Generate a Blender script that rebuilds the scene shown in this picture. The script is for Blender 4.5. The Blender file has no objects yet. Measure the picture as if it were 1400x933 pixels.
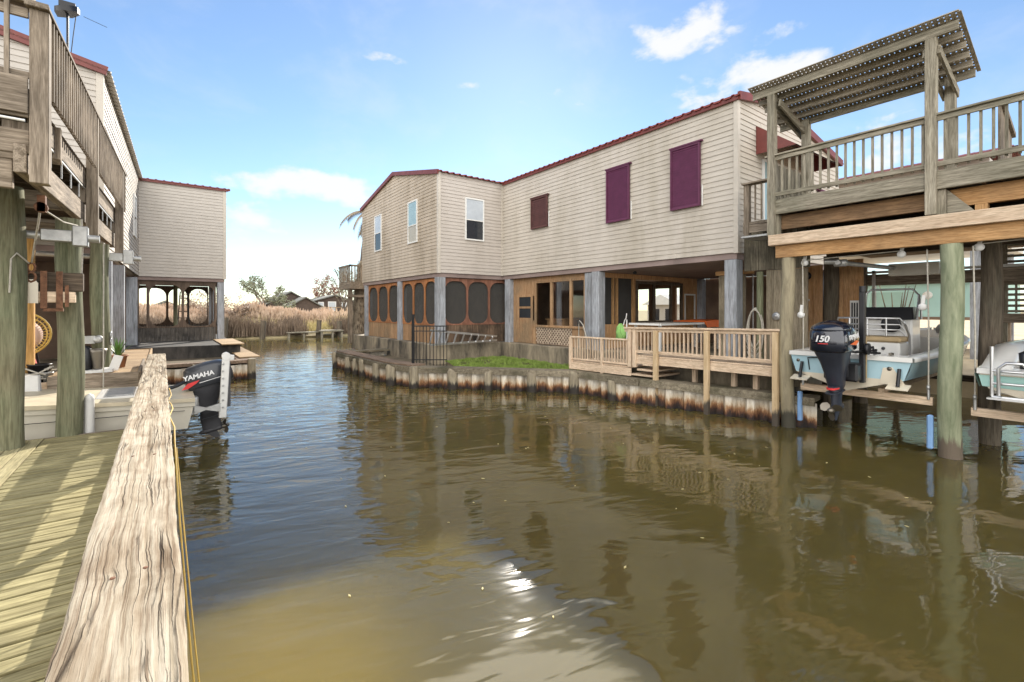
import bpy, bmesh, math, random
from mathutils import Vector, Matrix, noise
random.seed(7)
S = bpy.context.scene
COL = S.collection
R = math.radians
V = Vector

# ------------------------------------------------------------------ mesh helper
class MB:
    def __init__(self):
        self.v = []; self.f = []; self.M = None; self.sm = []
    def add(self, vs, fs, smooth=False):
        o = len(self.v)
        for p in vs:
            p = V(p)
            self.v.append(self.M @ p if self.M is not None else p)
        for f in fs:
            self.f.append([i + o for i in f]); self.sm.append(smooth)
        return self
    def box(self, x0, x1, y0, y1, z0, z1):
        return self.add([(x0,y0,z0),(x1,y0,z0),(x1,y1,z0),(x0,y1,z0),(x0,y0,z1),(x1,y0,z1),(x1,y1,z1),(x0,y1,z1)],
            [(3,2,1,0),(4,5,6,7),(0,1,5,4),(1,2,6,5),(2,3,7,6),(3,0,4,7)])
    def beam(self, p, q, w, h, up=(0,0,1)):
        p, q = V(p), V(q); d = (q-p).normalized(); up = V(up)
        if abs(d.dot(up)) > .97: up = V((0,1,0)) if abs(d.y) < .9 else V((1,0,0))
        s = d.cross(up).normalized(); u = s.cross(d).normalized()
        a, b = s*w/2, u*h/2
        return self.add([p-a-b,p+a-b,p+a+b,p-a+b,q-a-b,q+a-b,q+a+b,q-a+b],
            [(0,1,2,3),(7,6,5,4),(4,5,1,0),(5,6,2,1),(6,7,3,2),(7,4,0,3)])
    def cyl(self, p, q, r0, r1=None, n=14, caps=True, smooth=True):
        r1 = r0 if r1 is None else r1
        return self.tube([p,q],[r0,r1],n,caps,smooth)
    def tube(self, pts, r, n=8, caps=True, smooth=True, jit=0):
        pts = [V(p) for p in pts]
        rs = r if isinstance(r,(list,tuple)) else [r]*len(pts)
        vs=[]; fs=[]; prev=None
        for i,p in enumerate(pts):
            d = (pts[min(i+1,len(pts)-1)]-pts[max(i-1,0)])
            d = d.normalized() if d.length>1e-9 else V((0,0,1))
            if prev is None:
                a = d.cross(V((0,0,1))) if abs(d.z)<.9 else d.cross(V((1,0,0)))
            else:
                a = prev - d*prev.dot(d)
            a.normalize(); prev=a; b=d.cross(a)
            for k in range(n):
                t=2*math.pi*k/n
                rr=rs[i]*(1+(random.uniform(-jit,jit) if jit else 0))
                vs.append(p+a*math.cos(t)*rr+b*math.sin(t)*rr)
        for i in range(len(pts)-1):
            for k in range(n):
                fs.append((i*n+k,i*n+(k+1)%n,(i+1)*n+(k+1)%n,(i+1)*n+k))
        self.add(vs,fs,smooth)
        if caps:
            m=len(pts)-1
            self.add(vs[:n],[tuple(range(n-1,-1,-1))]); self.add(vs[m*n:],[tuple(range(n))])
        return self
    def loft(self, secs, caps=True, smooth=True, closed=True):
        n=len(secs[0]); vs=[p for s in secs for p in s]; fs=[]
        for i in range(len(secs)-1):
            for k in range(n if closed else n-1):
                fs.append((i*n+k,i*n+(k+1)%n,(i+1)*n+(k+1)%n,(i+1)*n+k))
        self.add(vs,fs,smooth)
        if caps:
            self.add(secs[0],[tuple(range(n-1,-1,-1))]); self.add(secs[-1],[tuple(range(n))])
        return self
    def prism(self, pts, vec):
        pts=[V(p) for p in pts]; vec=V(vec); n=len(pts)
        return self.add(pts+[p+vec for p in pts],
            [tuple(range(n-1,-1,-1)),tuple(range(n,2*n))]+[(k,(k+1)%n,n+(k+1)%n,n+k) for k in range(n)])
    def quad(self, *p):
        return self.add(p,[tuple(range(len(p)))])
    def lathe(self, prof, c, axis='z', n=16, smooth=True):
        c=V(c); secs=[]
        for r,h in prof:
            ring=[]
            for k in range(n):
                t=2*math.pi*k/n; a,b=r*math.cos(t),r*math.sin(t)
                ring.append(c+{'z':V((a,b,h)),'x':V((h,a,b)),'y':V((b,h,a))}[axis])
            secs.append(ring)
        return self.loft(secs,True,smooth)
    def build(self, name, mat, parent=None, bevel=0, sub=0):
        me=bpy.data.meshes.new(name)
        off=wloc(parent) if parent is not None else V((0,0,0))
        me.from_pydata([tuple(v-off) for v in self.v],[],self.f)
        me.polygons.foreach_set('use_smooth',self.sm)
        me.materials.append(mat)
        bm=bmesh.new(); bm.from_mesh(me)
        bmesh.ops.recalc_face_normals(bm,faces=bm.faces)
        bm.to_mesh(me); bm.free(); me.update()
        o=bpy.data.objects.new(name,me); COL.objects.link(o)
        if parent is not None: o.parent=parent
        if bevel:
            m=o.modifiers.new('bev','BEVEL'); m.width=bevel; m.segments=1; m.limit_method='ANGLE'; m.angle_limit=R(50)
        return o
def wloc(o):
    l=V((0,0,0))
    while o is not None: l+=o.location; o=o.parent
    return l
def thing(name,label,cat,loc=(0,0,0),group=None):
    o=bpy.data.objects.new(name,None); COL.objects.link(o); o.location=loc
    o.empty_display_size=.2
    return tag(o,label,cat,group)
def tag(o,label,cat,group=None,kind=None):
    if label: o['label']=label
    if cat: o['category']=cat
    if group: o['group']=group
    if kind: o['kind']=kind
    return o
def solo(name,mb,mat,label,cat,loc=None,group=None,bevel=0):
    "a thing that is a single mesh, origin at loc"
    if loc is not None:
        mb.v=[v-V(loc) for v in mb.v]
    o=mb.build(name,mat,None,bevel)
    if loc is not None: o.location=loc
    return tag(o,label,cat,group)
def struct(name,mb,mat):
    return tag(mb.build(name,mat),None,None,None,'structure')
def part_copy(src,d,parent=None):
    c=src.copy(); COL.objects.link(c); c.parent=parent or src.parent
    c.location=src.location+V(d)
    return c
def copy_tree(o,d,label=None,parent=None):
    c=o.copy(); COL.objects.link(c)
    if parent is not None: c.parent=parent
    else: c.location=o.location+V(d)
    if label: c['label']=label
    for ch in list(o.children): copy_tree(ch,(0,0,0),None,c)
    return c
def textmesh(s,size,M,name,mat,parent,ext=.002,shear=0,bold=.0):
    cu=bpy.data.curves.new(name,'FONT'); cu.body=s; cu.size=size; cu.extrude=ext; cu.align_x='CENTER'; cu.align_y='CENTER'
    cu.shear=shear; cu.offset=bold
    t=bpy.data.objects.new('tmp_text',cu); COL.objects.link(t)
    bpy.context.view_layer.update()
    me=bpy.data.meshes.new_from_object(t.evaluated_get(bpy.context.evaluated_depsgraph_get()))
    bpy.data.objects.remove(t)
    off=wloc(parent)
    for v in me.vertices: v.co=(M@v.co)-off
    me.materials.clear(); me.materials.append(mat); me.name=name
    o=bpy.data.objects.new(name,me); COL.objects.link(o); o.parent=parent
    return o

# ------------------------------------------------------------------ materials
def newmat(name):
    m=bpy.data.materials.new(name); m.use_nodes=True
    nt=m.node_tree; b=nt.nodes['Principled BSDF']
    return m,nt,b
def N(nt,t,**k):
    n=nt.nodes.new(t)
    for a,v in k.items():
        if a in n.inputs.keys(): n.inputs[a].default_value=v
        else: setattr(n,a,v)
    return n
def L(nt,a,b): nt.links.new(a,b)
def ramp(nt,fac,stops):
    r=N(nt,'ShaderNodeValToRGB')
    e=r.color_ramp.elements
    while len(e)<len(stops): e.new(.5)
    for i,(p,c) in enumerate(stops):
        e[i].position=p; e[i].color=(*c,1) if len(c)==3 else c
    L(nt,fac,r.inputs[0]); return r
def coord(nt,scale,rot=(0,0,0),kind='Object'):
    t=N(nt,'ShaderNodeTexCoord'); m=N(nt,'ShaderNodeMapping')
    m.inputs['Scale'].default_value=scale; m.inputs['Rotation'].default_value=rot
    if kind=='World':
        g=N(nt,'ShaderNodeNewGeometry'); L(nt,g.outputs['Position'],m.inputs[0])
    else: L(nt,t.outputs[kind],m.inputs[0])
    return m.outputs[0]
def mixc(nt,f,a,b,mode='MIX'):
    x=N(nt,'ShaderNodeMix',data_type='RGBA',blend_type=mode)
    for s,i in ((f,0),(a,6),(b,7)):
        if hasattr(s,'is_linked') or hasattr(s,'links'): L(nt,s,x.inputs[i])
        elif i==0: x.inputs[0].default_value=s
        else: x.inputs[i].default_value=(*s,1)
    return x.outputs[2]
def noise_t(nt,vec,scale,detail=5,rough=.55,dist=0):
    n=N(nt,'ShaderNodeTexNoise'); n.inputs['Scale'].default_value=scale; n.inputs['Detail'].default_value=detail
    n.inputs['Roughness'].default_value=rough; n.inputs['Distortion'].default_value=dist
    L(nt,vec,n.inputs['Vector']); return n.outputs[0]
def bump(nt,b,h,st=.3,dist=.02):
    bp=N(nt,'ShaderNodeBump'); bp.inputs['Strength'].default_value=st; bp.inputs['Distance'].default_value=dist
    L(nt,h,bp.inputs['Height']); L(nt,bp.outputs[0],b.inputs['Normal'])
def wood(name,dark,light,stain,axis='z',rough=.8,grain=1.0,stain_amt=.5,bmp=.35):
    m,nt,b=newmat(name)
    sc=[13*grain]*3; sc['xyz'.index(axis)]=.9*grain
    v=coord(nt,sc,kind='World')
    oi=N(nt,'ShaderNodeObjectInfo')
    g=noise_t(nt,v,1.6,8,.62,.6)
    fine=noise_t(nt,v,7,4,.6)
    r=ramp(nt,g,[(.32,dark),(.5,[(a+c)/2 for a,c in zip(dark,light)]),(.68,light)])
    w=coord(nt,(1,1,1),kind='World')
    bl=noise_t(nt,w,.9,6,.6)
    sr=ramp(nt,bl,[(.45,(0,0,0)),(.68,(stain_amt,)*3)])
    c=mixc(nt,sr.outputs[0],r.outputs[0],stain)
    fr=ramp(nt,fine,[(.35,(.55,.53,.5)),(.58,(1.08,1.08,1.08))])
    c=mixc(nt,.75,c,fr.outputs[0],'MULTIPLY')
    hv=N(nt,'ShaderNodeHueSaturation'); L(nt,c,hv.inputs['Color'])
    gi=N(nt,'ShaderNodeNewGeometry'); av=N(nt,'ShaderNodeMath',operation='MULTIPLY_ADD'); L(nt,gi.outputs['Random Per Island'],av.inputs[0]); av.inputs[1].default_value=.6
    hf=N(nt,'ShaderNodeMath',operation='MULTIPLY'); L(nt,oi.outputs['Random'],hf.inputs[0]); hf.inputs[1].default_value=.4; L(nt,hf.outputs[0],av.inputs[2])
    mr=N(nt,'ShaderNodeMapRange'); L(nt,av.outputs[0],mr.inputs[0]); mr.inputs[3].default_value=.72; mr.inputs[4].default_value=1.22
    L(nt,mr.outputs[0],hv.inputs['Value'])
    L(nt,hv.outputs[0],b.inputs['Base Color']); b.inputs['Roughness'].default_value=rough
    b.inputs['Specular IOR Level'].default_value=.25
    bump(nt,b,fine,bmp,.006)
    return m
def plain(name,col,rough=.6,var=.15,scale=4,metal=0,coat=0,bmp=0,spec=.4):
    m,nt,b=newmat(name)
    v=coord(nt,(1,1,1),kind='World')
    n=noise_t(nt,v,scale,5,.6)
    r=ramp(nt,n,[(.3,[c*(1-var) for c in col]),(.7,[min(1,c*(1+var)) for c in col])])
    L(nt,r.outputs[0],b.inputs['Base Color']); b.inputs['Roughness'].default_value=rough
    b.inputs['Metallic'].default_value=metal; b.inputs['Coat Weight'].default_value=coat
    b.inputs['Coat Roughness'].default_value=.05; b.inputs['Specular IOR Level'].default_value=spec
    if bmp:
        n2=noise_t(nt,v,scale*6,5,.6); bump(nt,b,n2,bmp,.01)
    return m
def glassy(name,col,rough=.04,spec=.6,var=.1):
    m=plain(name,col,rough,var,2); b=m.node_tree.nodes['Principled BSDF']; b.inputs['Specular IOR Level'].default_value=spec
    return m
WG=((.13,.10,.07),(.40,.33,.255),(.08,.065,.05))     # weathered brown grey
GG=((.15,.13,.095),(.40,.36,.28),(.12,.12,.08))    # greenish grey
PN=((.47,.34,.23),(.72,.57,.42),(.42,.33,.24))         # new pine
OR=((.36,.19,.075),(.56,.34,.16),(.22,.13,.07))          # orange beam
CY=((.46,.235,.10),(.70,.43,.22),(.28,.17,.1))       # cedar wall
M={}
for ax in 'xyz':
    M['wg'+ax]=wood('weathered_wood_'+ax,*WG,axis=ax)
    M['gg'+ax]=wood('greenish_wood_'+ax,*GG,axis=ax)
    M['pn'+ax]=wood('pine_'+ax,*PN,axis=ax,stain_amt=.35)
    M['or'+ax]=wood('orange_beam_'+ax,*OR,axis=ax)
    M['dk'+ax]=wood('dark_old_wood_'+ax,(.05,.038,.028),(.16,.12,.085),(.04,.034,.027),axis=ax)
M['cedar']=wood('cedar_board','' or CY[0],CY[1],CY[2],axis='z')
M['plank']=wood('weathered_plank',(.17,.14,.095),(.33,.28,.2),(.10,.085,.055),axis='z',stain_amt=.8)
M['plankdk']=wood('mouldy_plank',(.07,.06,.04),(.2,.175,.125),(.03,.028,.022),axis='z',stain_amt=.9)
M['pole']=wood('treated_pole',(.105,.115,.065),(.27,.275,.175),(.2,.16,.10),axis='z',grain=.55,stain_amt=.55,bmp=.5)
M['polebr']=wood('brown_pole',(.15,.125,.085),(.30,.26,.175),(.10,.09,.06),axis='z',grain=.55,stain_amt=.7,bmp=.5)
M['poledk']=wood('dark_pole',(.07,.056,.042),(.2,.16,.115),(.12,.11,.08),axis='z',grain=.55,bmp=.5)
M['post']=wood('blue_grey_post',(.24,.255,.275),(.43,.45,.485),(.16,.155,.15),axis='z',grain=.5,stain_amt=.6,bmp=.15)
M['deck']=wood('green_deck_board',(.16,.135,.06),(.38,.335,.18),(.11,.10,.05),axis='x',grain=1.0,stain_amt=.6)
M['deckY']=wood('green_deck_board_long',(.23,.2,.1),(.42,.37,.22),(.17,.15,.08),axis='y',grain=.6)
M['walk']=wood('tan_walkway_board',(.30,.2,.11),(.5,.37,.23),(.2,.14,.09),axis='x',grain=.7)
M['yellowpost']=wood('yellow_pine_stud',(.42,.23,.07),(.6,.36,.13),(.35,.18,.06),axis='z',grain=.6)
M['red']=plain('red_metal_trim',(.17,.042,.035),.45,.2,3)
M['roof']=plain('roof_sheet',(.24,.05,.04),.5,.2,2)
M['roofpale']=plain('roof_underlap',(.5,.46,.4),.5,.2,2)
M['purple']=plain('plum_shutter_paint',(.105,.022,.058),.5,.15,6)
M['purplebrown']=plain('faded_shutter_paint',(.09,.035,.032),.6,.25,5)
M['white']=plain('white_trim',(.72,.71,.68),.5,.05,3)
M['glassdark']=glassy('dark_pane',(.03,.034,.04))
M['glassblindsky']=plain('blind_and_sky_reflection',(.46,.50,.54),.12,.08,3,spec=.6)  # pale blind colour that also carries the upper sashes' sky reflection
M['glassbeige']=plain('beige_blind',(.40,.36,.28),.15,.08,3,spec=.6)
M['glassteal']=plain('sky_reflection_pane',(.30,.42,.44),.06,.12,3,spec=.8)  # sky reflection put into the pane's teal base colour
M['screen']=plain('insect_screen',(.055,.053,.05),.75,.15,2,spec=.1)
M['frame']=wood('orange_brown_frame',(.32,.13,.05),(.52,.235,.095),(.22,.1,.06),axis='z',grain=.6)
M['frame2']=wood('red_brown_frame',(.22,.095,.06),(.38,.18,.115),(.09,.055,.045),axis='z',grain=.6)
M['skirt']=wood('pale_skirt_board',(.32,.18,.09),(.5,.32,.18),(.25,.19,.12),axis='z',grain=.8,stain_amt=.7)
M['ceil']=plain('ceiling_paint',(.27,.205,.185),.8,.25,1.2)  # grey-brown paint for the house undersides, mottled at random
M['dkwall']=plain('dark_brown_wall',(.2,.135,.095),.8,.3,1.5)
M['black']=plain('black_plastic',(.012,.012,.014),.35,.2,4)
M['iron']=plain('black_iron',(.01,.01,.011),.5,.2,5)
M['alu']=plain('aluminium',(.6,.6,.6),.32,.12,5,metal=.9)
M['galv']=plain('galvanised_steel',(.42,.42,.41),.45,.2,9,metal=.7)
M['rope']=plain('pale_rope',(.42,.39,.33),.9,.2,20)
M['rust']=plain('rusty_iron',(.16,.075,.04),.8,.5,12,bmp=.4)
M['navy']=plain('navy_cowl',(.006,.009,.02),.12,.1,2,coat=1)
M['navymat']=plain('dark_blue_grey_casting',(.028,.032,.045),.38,.15,4)
M['charcoal']=plain('charcoal_cowl',(.035,.038,.045),.35,.12,3,coat=.3)
M['motgrey']=plain('dark_grey_casting',(.045,.045,.05),.45,.2,5)
M['steel']=plain('stainless',(.2,.18,.15),.5,.1,4,metal=1)
M['gel']=plain('white_gelcoat',(.70,.69,.66),.25,.05,2,coat=.4)
M['gelcream']=plain('cream_gelcoat',(.62,.55,.43),.3,.08,2,coat=.3)
M['gelblue']=plain('light_blue_gelcoat',(.36,.53,.59),.22,.06,1.5,coat=.6)
M['seafoam']=plain('seafoam_gelcoat',(.30,.50,.45),.25,.06,2,coat=.4)
M['gelgrey']=plain('worn_cream_hull',(.60,.56,.47),.4,.06,3)
M['deckgrey']=plain('non_skid_floor',(.45,.40,.34),.8,.12,10)
M['tan']=plain('tan_cushion',(.42,.31,.17),.7,.1,5)
M['orange']=plain('orange_cover',(.62,.12,.015),.5,.12,3)
M['bluefoam']=plain('blue_bumper',(.2,.35,.6),.5,.1,4)
M['greencloth']=plain('lime_green_cloth',(.22,.42,.12),.8,.25,8)
M['redcloth']=plain('faded_red_cloth',(.35,.06,.06),.85,.3,8)
M['yellow']=plain('yellow_rattan',(.5,.33,.07),.6,.15,8)
M['cushion']=plain('pale_striped_cushion',(.55,.42,.36),.9,.15,8)
M['whiteplastic']=plain('white_plastic',(.66,.65,.62),.45,.08,5)
M['redmark']=plain('red_decal',(.6,.04,.04),.4,.05,4)
M['orangemark']=plain('orange_decal',(.7,.14,.03),.4,.2,30)
M['whitemark']=plain('white_decal',(.75,.75,.75),.4,.05,4)
M['teal']=plain('teal_siding',(.38,.58,.54),.6,.08,1)
M['brownhouse']=plain('brown_house_board',(.085,.06,.048),.8,.2,2)
M['shingle']=plain('grey_shingle',(.15,.15,.135),.9,.25,2)
M['clay']=plain('terracotta_pot',(.28,.13,.07),.8,.2,6)
M['leafgreen']=plain('aloe_leaf',(.09,.19,.04),.5,.3,8)
def siding_mat(name,base,stain,amt,vs=1.0,thr=.5,rw=(1,1,.16)):
    m,nt,b=newmat(name)
    w=coord(nt,rw,kind='World'); n=noise_t(nt,w,1.1,7,.62,.3)
    w2=coord(nt,(1,1,1),kind='World'); n2=noise_t(nt,w2,.55,5,.6)
    w3=coord(nt,(1,1,6),kind='World'); n3=noise_t(nt,w3,3.0,4,.6)
    r=ramp(nt,n,[(thr-.1,(0,0,0)),(thr+.2,(amt,)*3)])
    r2=ramp(nt,n2,[(.38,(.25,.25,.25)),(.62,(1,1,1))])
    f=mixc(nt,1.0,r.outputs[0],r2.outputs[0],'MULTIPLY')
    c=mixc(nt,f,base,stain)
    r3=ramp(nt,n3,[(.3,(.9,.9,.9)),(.7,(1.05,1.05,1.05))])
    c=mixc(nt,1.0,c,r3.outputs[0],'MULTIPLY')
    L(nt,c,b.inputs['Base Color']); b.inputs['Roughness'].default_value=.55; b.inputs['Specular IOR Level'].default_value=.3
    return m
M['sidR']=siding_mat('cream_vinyl_siding',(.53,.48,.415),(.33,.285,.21),.75,thr=.49)
M['sidG']=siding_mat('stained_vinyl_siding',(.52,.44,.345),(.22,.165,.095),.75,thr=.46)
M['sidW']=siding_mat('grey_beige_vinyl_siding',(.50,.45,.40),(.3,.25,.19),.5,thr=.55)
M['sidL']=siding_mat('taupe_vinyl_siding',(.50,.46,.41),(.32,.28,.22),.4,thr=.55)
M['trim']=plain('cream_corner_trim',(.53,.48,.41),.5,.08,3)
def concrete_mat(name,base,stain,amt):
    m,nt,b=newmat(name)
    w=coord(nt,(1,1,.35),kind='World'); n=noise_t(nt,w,1.2,8,.65,.4); n2=noise_t(nt,w,9,5,.6)
    r=ramp(nt,n,[(.36,stain),(.6,base)])
    r2=ramp(nt,n2,[(.3,(.75,.75,.75)),(.7,(1.1,1.1,1.1))])
    c=mixc(nt,1,r.outputs[0],r2.outputs[0],'MULTIPLY'); L(nt,c,b.inputs['Base Color']); b.inputs['Roughness'].default_value=.9
    bump(nt,b,n2,.4,.02); return m
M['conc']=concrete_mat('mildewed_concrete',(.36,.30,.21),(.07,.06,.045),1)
M['concdk']=concrete_mat('shade_darkened_concrete',(.10,.09,.08),(.025,.024,.023),1)  # shade on the slab face put into the concrete colour
def rust_pile():
    m,nt,b=newmat('rusting_sheet_pile')
    g=N(nt,'ShaderNodeNewGeometry'); sx=N(nt,'ShaderNodeSeparateXYZ'); L(nt,g.outputs['Position'],sx.inputs[0])
    v=coord(nt,(3,3,.9),kind='World'); n=noise_t(nt,v,1.5,9,.72)
    a=N(nt,'ShaderNodeMath',operation='MULTIPLY_ADD'); L(nt,n,a.inputs[0]); a.inputs[1].default_value=.62; L(nt,sx.outputs[2],a.inputs[2])
    s=N(nt,'ShaderNodeMath',operation='SUBTRACT'); L(nt,a.outputs[0],s.inputs[0]); s.inputs[1].default_value=.30
    r=ramp(nt,s.outputs[0],[(.0,(.018,.013,.012)),(.08,(.045,.022,.015)),(.14,(.17,.075,.035)),(.2,(.36,.2,.095)),(.28,(.62,.52,.38)),(.42,(.70,.65,.56))])
    n3=noise_t(nt,v,6,5,.6); r3=ramp(nt,n3,[(.3,(.75,.72,.7)),(.65,(1.05,1.05,1.05))])
    c=mixc(nt,1,r.outputs[0],r3.outputs[0],'MULTIPLY')
    L(nt,c,b.inputs['Base Color']); b.inputs['Roughness'].default_value=.75; bump(nt,b,n3,.3,.01); return m
M['pile']=rust_pile()
def tide(name,c0,c1,wet,axis_z=.3):
    "piling: dark and oyster-crusted below the tide line"
    m,nt,b=newmat(name)
    g=N(nt,'ShaderNodeNewGeometry'); sx=N(nt,'ShaderNodeSeparateXYZ'); L(nt,g.outputs['Position'],sx.inputs[0])
    v=coord(nt,(6,6,1),kind='World'); n=noise_t(nt,v,1.8,8,.65,.5)
    col=ramp(nt,n,[(.3,c0),(.68,c1)])
    a=N(nt,'ShaderNodeMath',operation='MULTIPLY_ADD'); L(nt,n,a.inputs[0]); a.inputs[1].default_value=.55; L(nt,sx.outputs[2],a.inputs[2])
    r=ramp(nt,a.outputs[0],[(axis_z+.1,(0,0,0)),(axis_z+.2,(1,1,1))])
    c=mixc(nt,r.outputs[0],wet,col.outputs[0]); L(nt,c,b.inputs['Base Color']); b.inputs['Roughness'].default_value=.75
    n3=noise_t(nt,v,6,5,.6); bump(nt,b,n3,.5,.015); return m
M['piling']=tide('bulkhead_piling_wood',(.13,.105,.07),(.34,.29,.2),(.028,.022,.017),.34)
M['deckpost']=tide('pine_deck_post',(.42,.29,.15),(.62,.47,.29),(.07,.055,.04),.42)
M['polewet']=tide('green_slip_pole',(.13,.155,.085),(.33,.345,.225),(.13,.10,.07),.42)
M['polewet2']=tide('brown_slip_pole',(.17,.14,.09),(.36,.31,.2),(.05,.045,.03),.42)
def leafmat(name,c0,c1,sc=1.3):
    m,nt,b=newmat(name)
    oi=coord(nt,(1,1,1),kind='World'); n=noise_t(nt,oi,sc,5,.65)
    r=ramp(nt,n,[(.3,c0),(.7,c1)]); L(nt,r.outputs[0],b.inputs['Base Color']); b.inputs['Roughness'].default_value=.7
    b.inputs['Specular IOR Level'].default_value=.2
    return m
M['reedorange']=leafmat('orange_dry_reed',(.42,.30,.21),(.68,.53,.41))
M['reeddark']=leafmat('dead_marsh_grass',(.13,.095,.07),(.30,.225,.16))
M['reedpale']=leafmat('pale_sedge',(.42,.36,.16),(.6,.5,.26))
M['brush']=leafmat('bare_brush',(.25,.18,.13),(.42,.32,.25))
M['oak']=leafmat('live_oak_leaf',(.14,.15,.09),(.32,.32,.2))
M['redleaf']=leafmat('russet_leaf',(.2,.10,.07),(.36,.2,.14))
M['palmdead']=leafmat('dry_palm_frond',(.16,.13,.09),(.36,.30,.22))
M['grass']=leafmat('bright_lawn_blade',(.11,.17,.03),(.32,.42,.10),5.0)
M['bark']=plain('grey_bark',(.13,.105,.085),.9,.3,4)
M['soil']=plain('damp_soil',(.12,.095,.06),.95,.35,1.5,bmp=.4)
M['yard']=plain('dry_yard_ground',(.46,.37,.24),.95,.25,.8,bmp=.3)
M['marsh']=plain('marsh_ground',(.33,.27,.15),.95,.3,.6,bmp=.3)

# ------------------------------------------------------------------ siding, frames, roofs
def siding(mb,f,z0,z1,rng,expo=.135,out=.02):
    "lap boards: f(s,z,o) maps along/up/out; rng(z) -> (s0,s1) or None"
    z=z0
    while z<z1-1e-4:
        t=min(z+expo,z1); a=rng(z); b=rng(t)
        if a is None: z=t; continue
        if b is None: b=((a[0]+a[1])/2,)*2
        cuts=[0]; c_=random.uniform(.8,3.6); w_=a[1]-a[0]
        while c_<w_-.6: cuts.append(c_/w_); c_+=3.66
        cuts.append(1)
        for i_ in range(len(cuts)-1):
            p_,q_=cuts[i_],cuts[i_+1]; oo=out+(.004 if i_%2 else 0)+random.uniform(-.0015,.0015)
            a0,a1=a[0]+w_*p_,a[0]+w_*q_; b0,b1=b[0]+(b[1]-b[0])*p_,b[0]+(b[1]-b[0])*q_
            mb.quad(f(a0,z,oo),f(a1,z,oo),f(b1,t,oo-out+.003),f(b0,t,oo-out+.003))
            mb.quad(f(a0,z,.0),f(a1,z,.0),f(a1,z,oo),f(a0,z,oo))
            if i_: mb.quad(f(a0,z,0),f(a0,z,oo),f(b0,t,oo-out+.003),f(b0,t,0))
        z=t
def ringframe(mb,f,s0,s1,z0,z1,cut,mar,th,mt=None,mb_=None):
    "one panel cell with a tall round-cornered opening, f(s,z,o)"
    o=[];r=[]
    a,b,c,d=s0+mar,s1-mar,z0+(mb_ if mb_ is not None else mar),z1-(mt if mt is not None else mar)
    cs=min(cut,(b-a)*.46); cz=cs*1.05
    for (sx,sz,X,Z,ex,ez) in ((1,1,b,d,s1,z1),(-1,1,a,d,s0,z1),(-1,-1,a,c,s0,z0),(1,-1,b,c,s1,z0)):
        seq=[]
        for t in (0,22,45,68,90):
            k=R(t); p=(X-sx*cs*(1-math.cos(k)),Z-sz*cz*(1-math.sin(k)))
            seq.append((p,(ex,p[1]) if t<45 else ((ex,ez) if t==45 else (p[0],ez))))
        if sx*sz<0: seq.reverse()
        for p,e in seq: o.append(p); r.append(e)
    n=len(o)
    for k in range(n):
        q=(k+1)%n
        mb.quad(f(*o[k],th),f(*o[q],th),f(*r[q],th),f(*r[k],th))
        mb.quad(f(*o[k],0),f(*o[q],0),f(*r[q],0),f(*r[k],0))
        mb.quad(f(*o[k],0),f(*o[q],0),f(*o[q],th),f(*o[k],th))
def window(parent,f,s0,s1,z0,z1,top,bot,frac=.5,name='window'):
    w=MB(); t=.055
    def fb(a,b,c,d,o0=.0,o1=.065):
        w.add([f(x,z,o) for o in (o0,o1) for (x,z) in ((a,c),(b,c),(b,d),(a,d))],
              [(0,1,2,3),(4,5,6,7),(0,1,5,4),(1,2,6,5),(2,3,7,6),(3,0,4,7)])
    fb(s0,s0+t,z0,z1);fb(s1-t,s1,z0,z1);fb(s0+t,s1-t,z1-t,z1);fb(s0+t,s1-t,z0,z0+t)
    zm=z0+(z1-z0)*frac
    fb(s0+t,s1-t,zm-.02,zm+.02,.0,.057)
    o=w.build(name,M['white'],parent)
    p=MB(); p.quad(f(s0+t,zm,.045),f(s1-t,zm,.045),f(s1-t,z1-t,.045),f(s0+t,z1-t,.045)); p.build('pane',top,o)
    p=MB(); p.quad(f(s0+t,z0+t,.036),f(s1-t,z0+t,.036),f(s1-t,zm,.036),f(s0+t,zm,.036)); p.build('pane',bot,o)
    return o
def shutter(parent,f,s0,s1,z0,z1,mat):
    o=MB()
    def fb(mb,a,b,c,d,o0,o1):
        mb.add([f(x,z,oo) for oo in (o0,o1) for (x,z) in ((a,c),(b,c),(b,d),(a,d))],
              [(0,1,2,3),(4,5,6,7),(0,1,5,4),(1,2,6,5),(2,3,7,6),(3,0,4,7)])
    t=.05
    fb(o,s0,s0+t,z0,z1,.05,.11);fb(o,s1-t,s1,z0,z1,.05,.11);fb(o,s0+t,s1-t,z1-t,z1,.05,.108);fb(o,s0+t,s1-t,z0,z0+t,.05,.108)
    fr=o.build('shutter',mat,parent)
    sl=MB(); z=z0+t
    while z<z1-t-.02:
        sl.quad(f(s0+t,z,.092),f(s1-t,z,.092),f(s1-t,z+.08,.068),f(s0+t,z+.08,.068)); z+=.07
    sl.build('louvre',mat,fr)
    ar=MB(); fb(ar,s0-.05,s0-.025,z0-.0,z0+.55,.02,.045); ar.build('support_arm',M['white'],fr)
    h=MB(); fb(h,s0-.06,s1+.03,z1,z1+.04,.03,.125); h.build('head_rail',mat,fr)
    return fr
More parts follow.
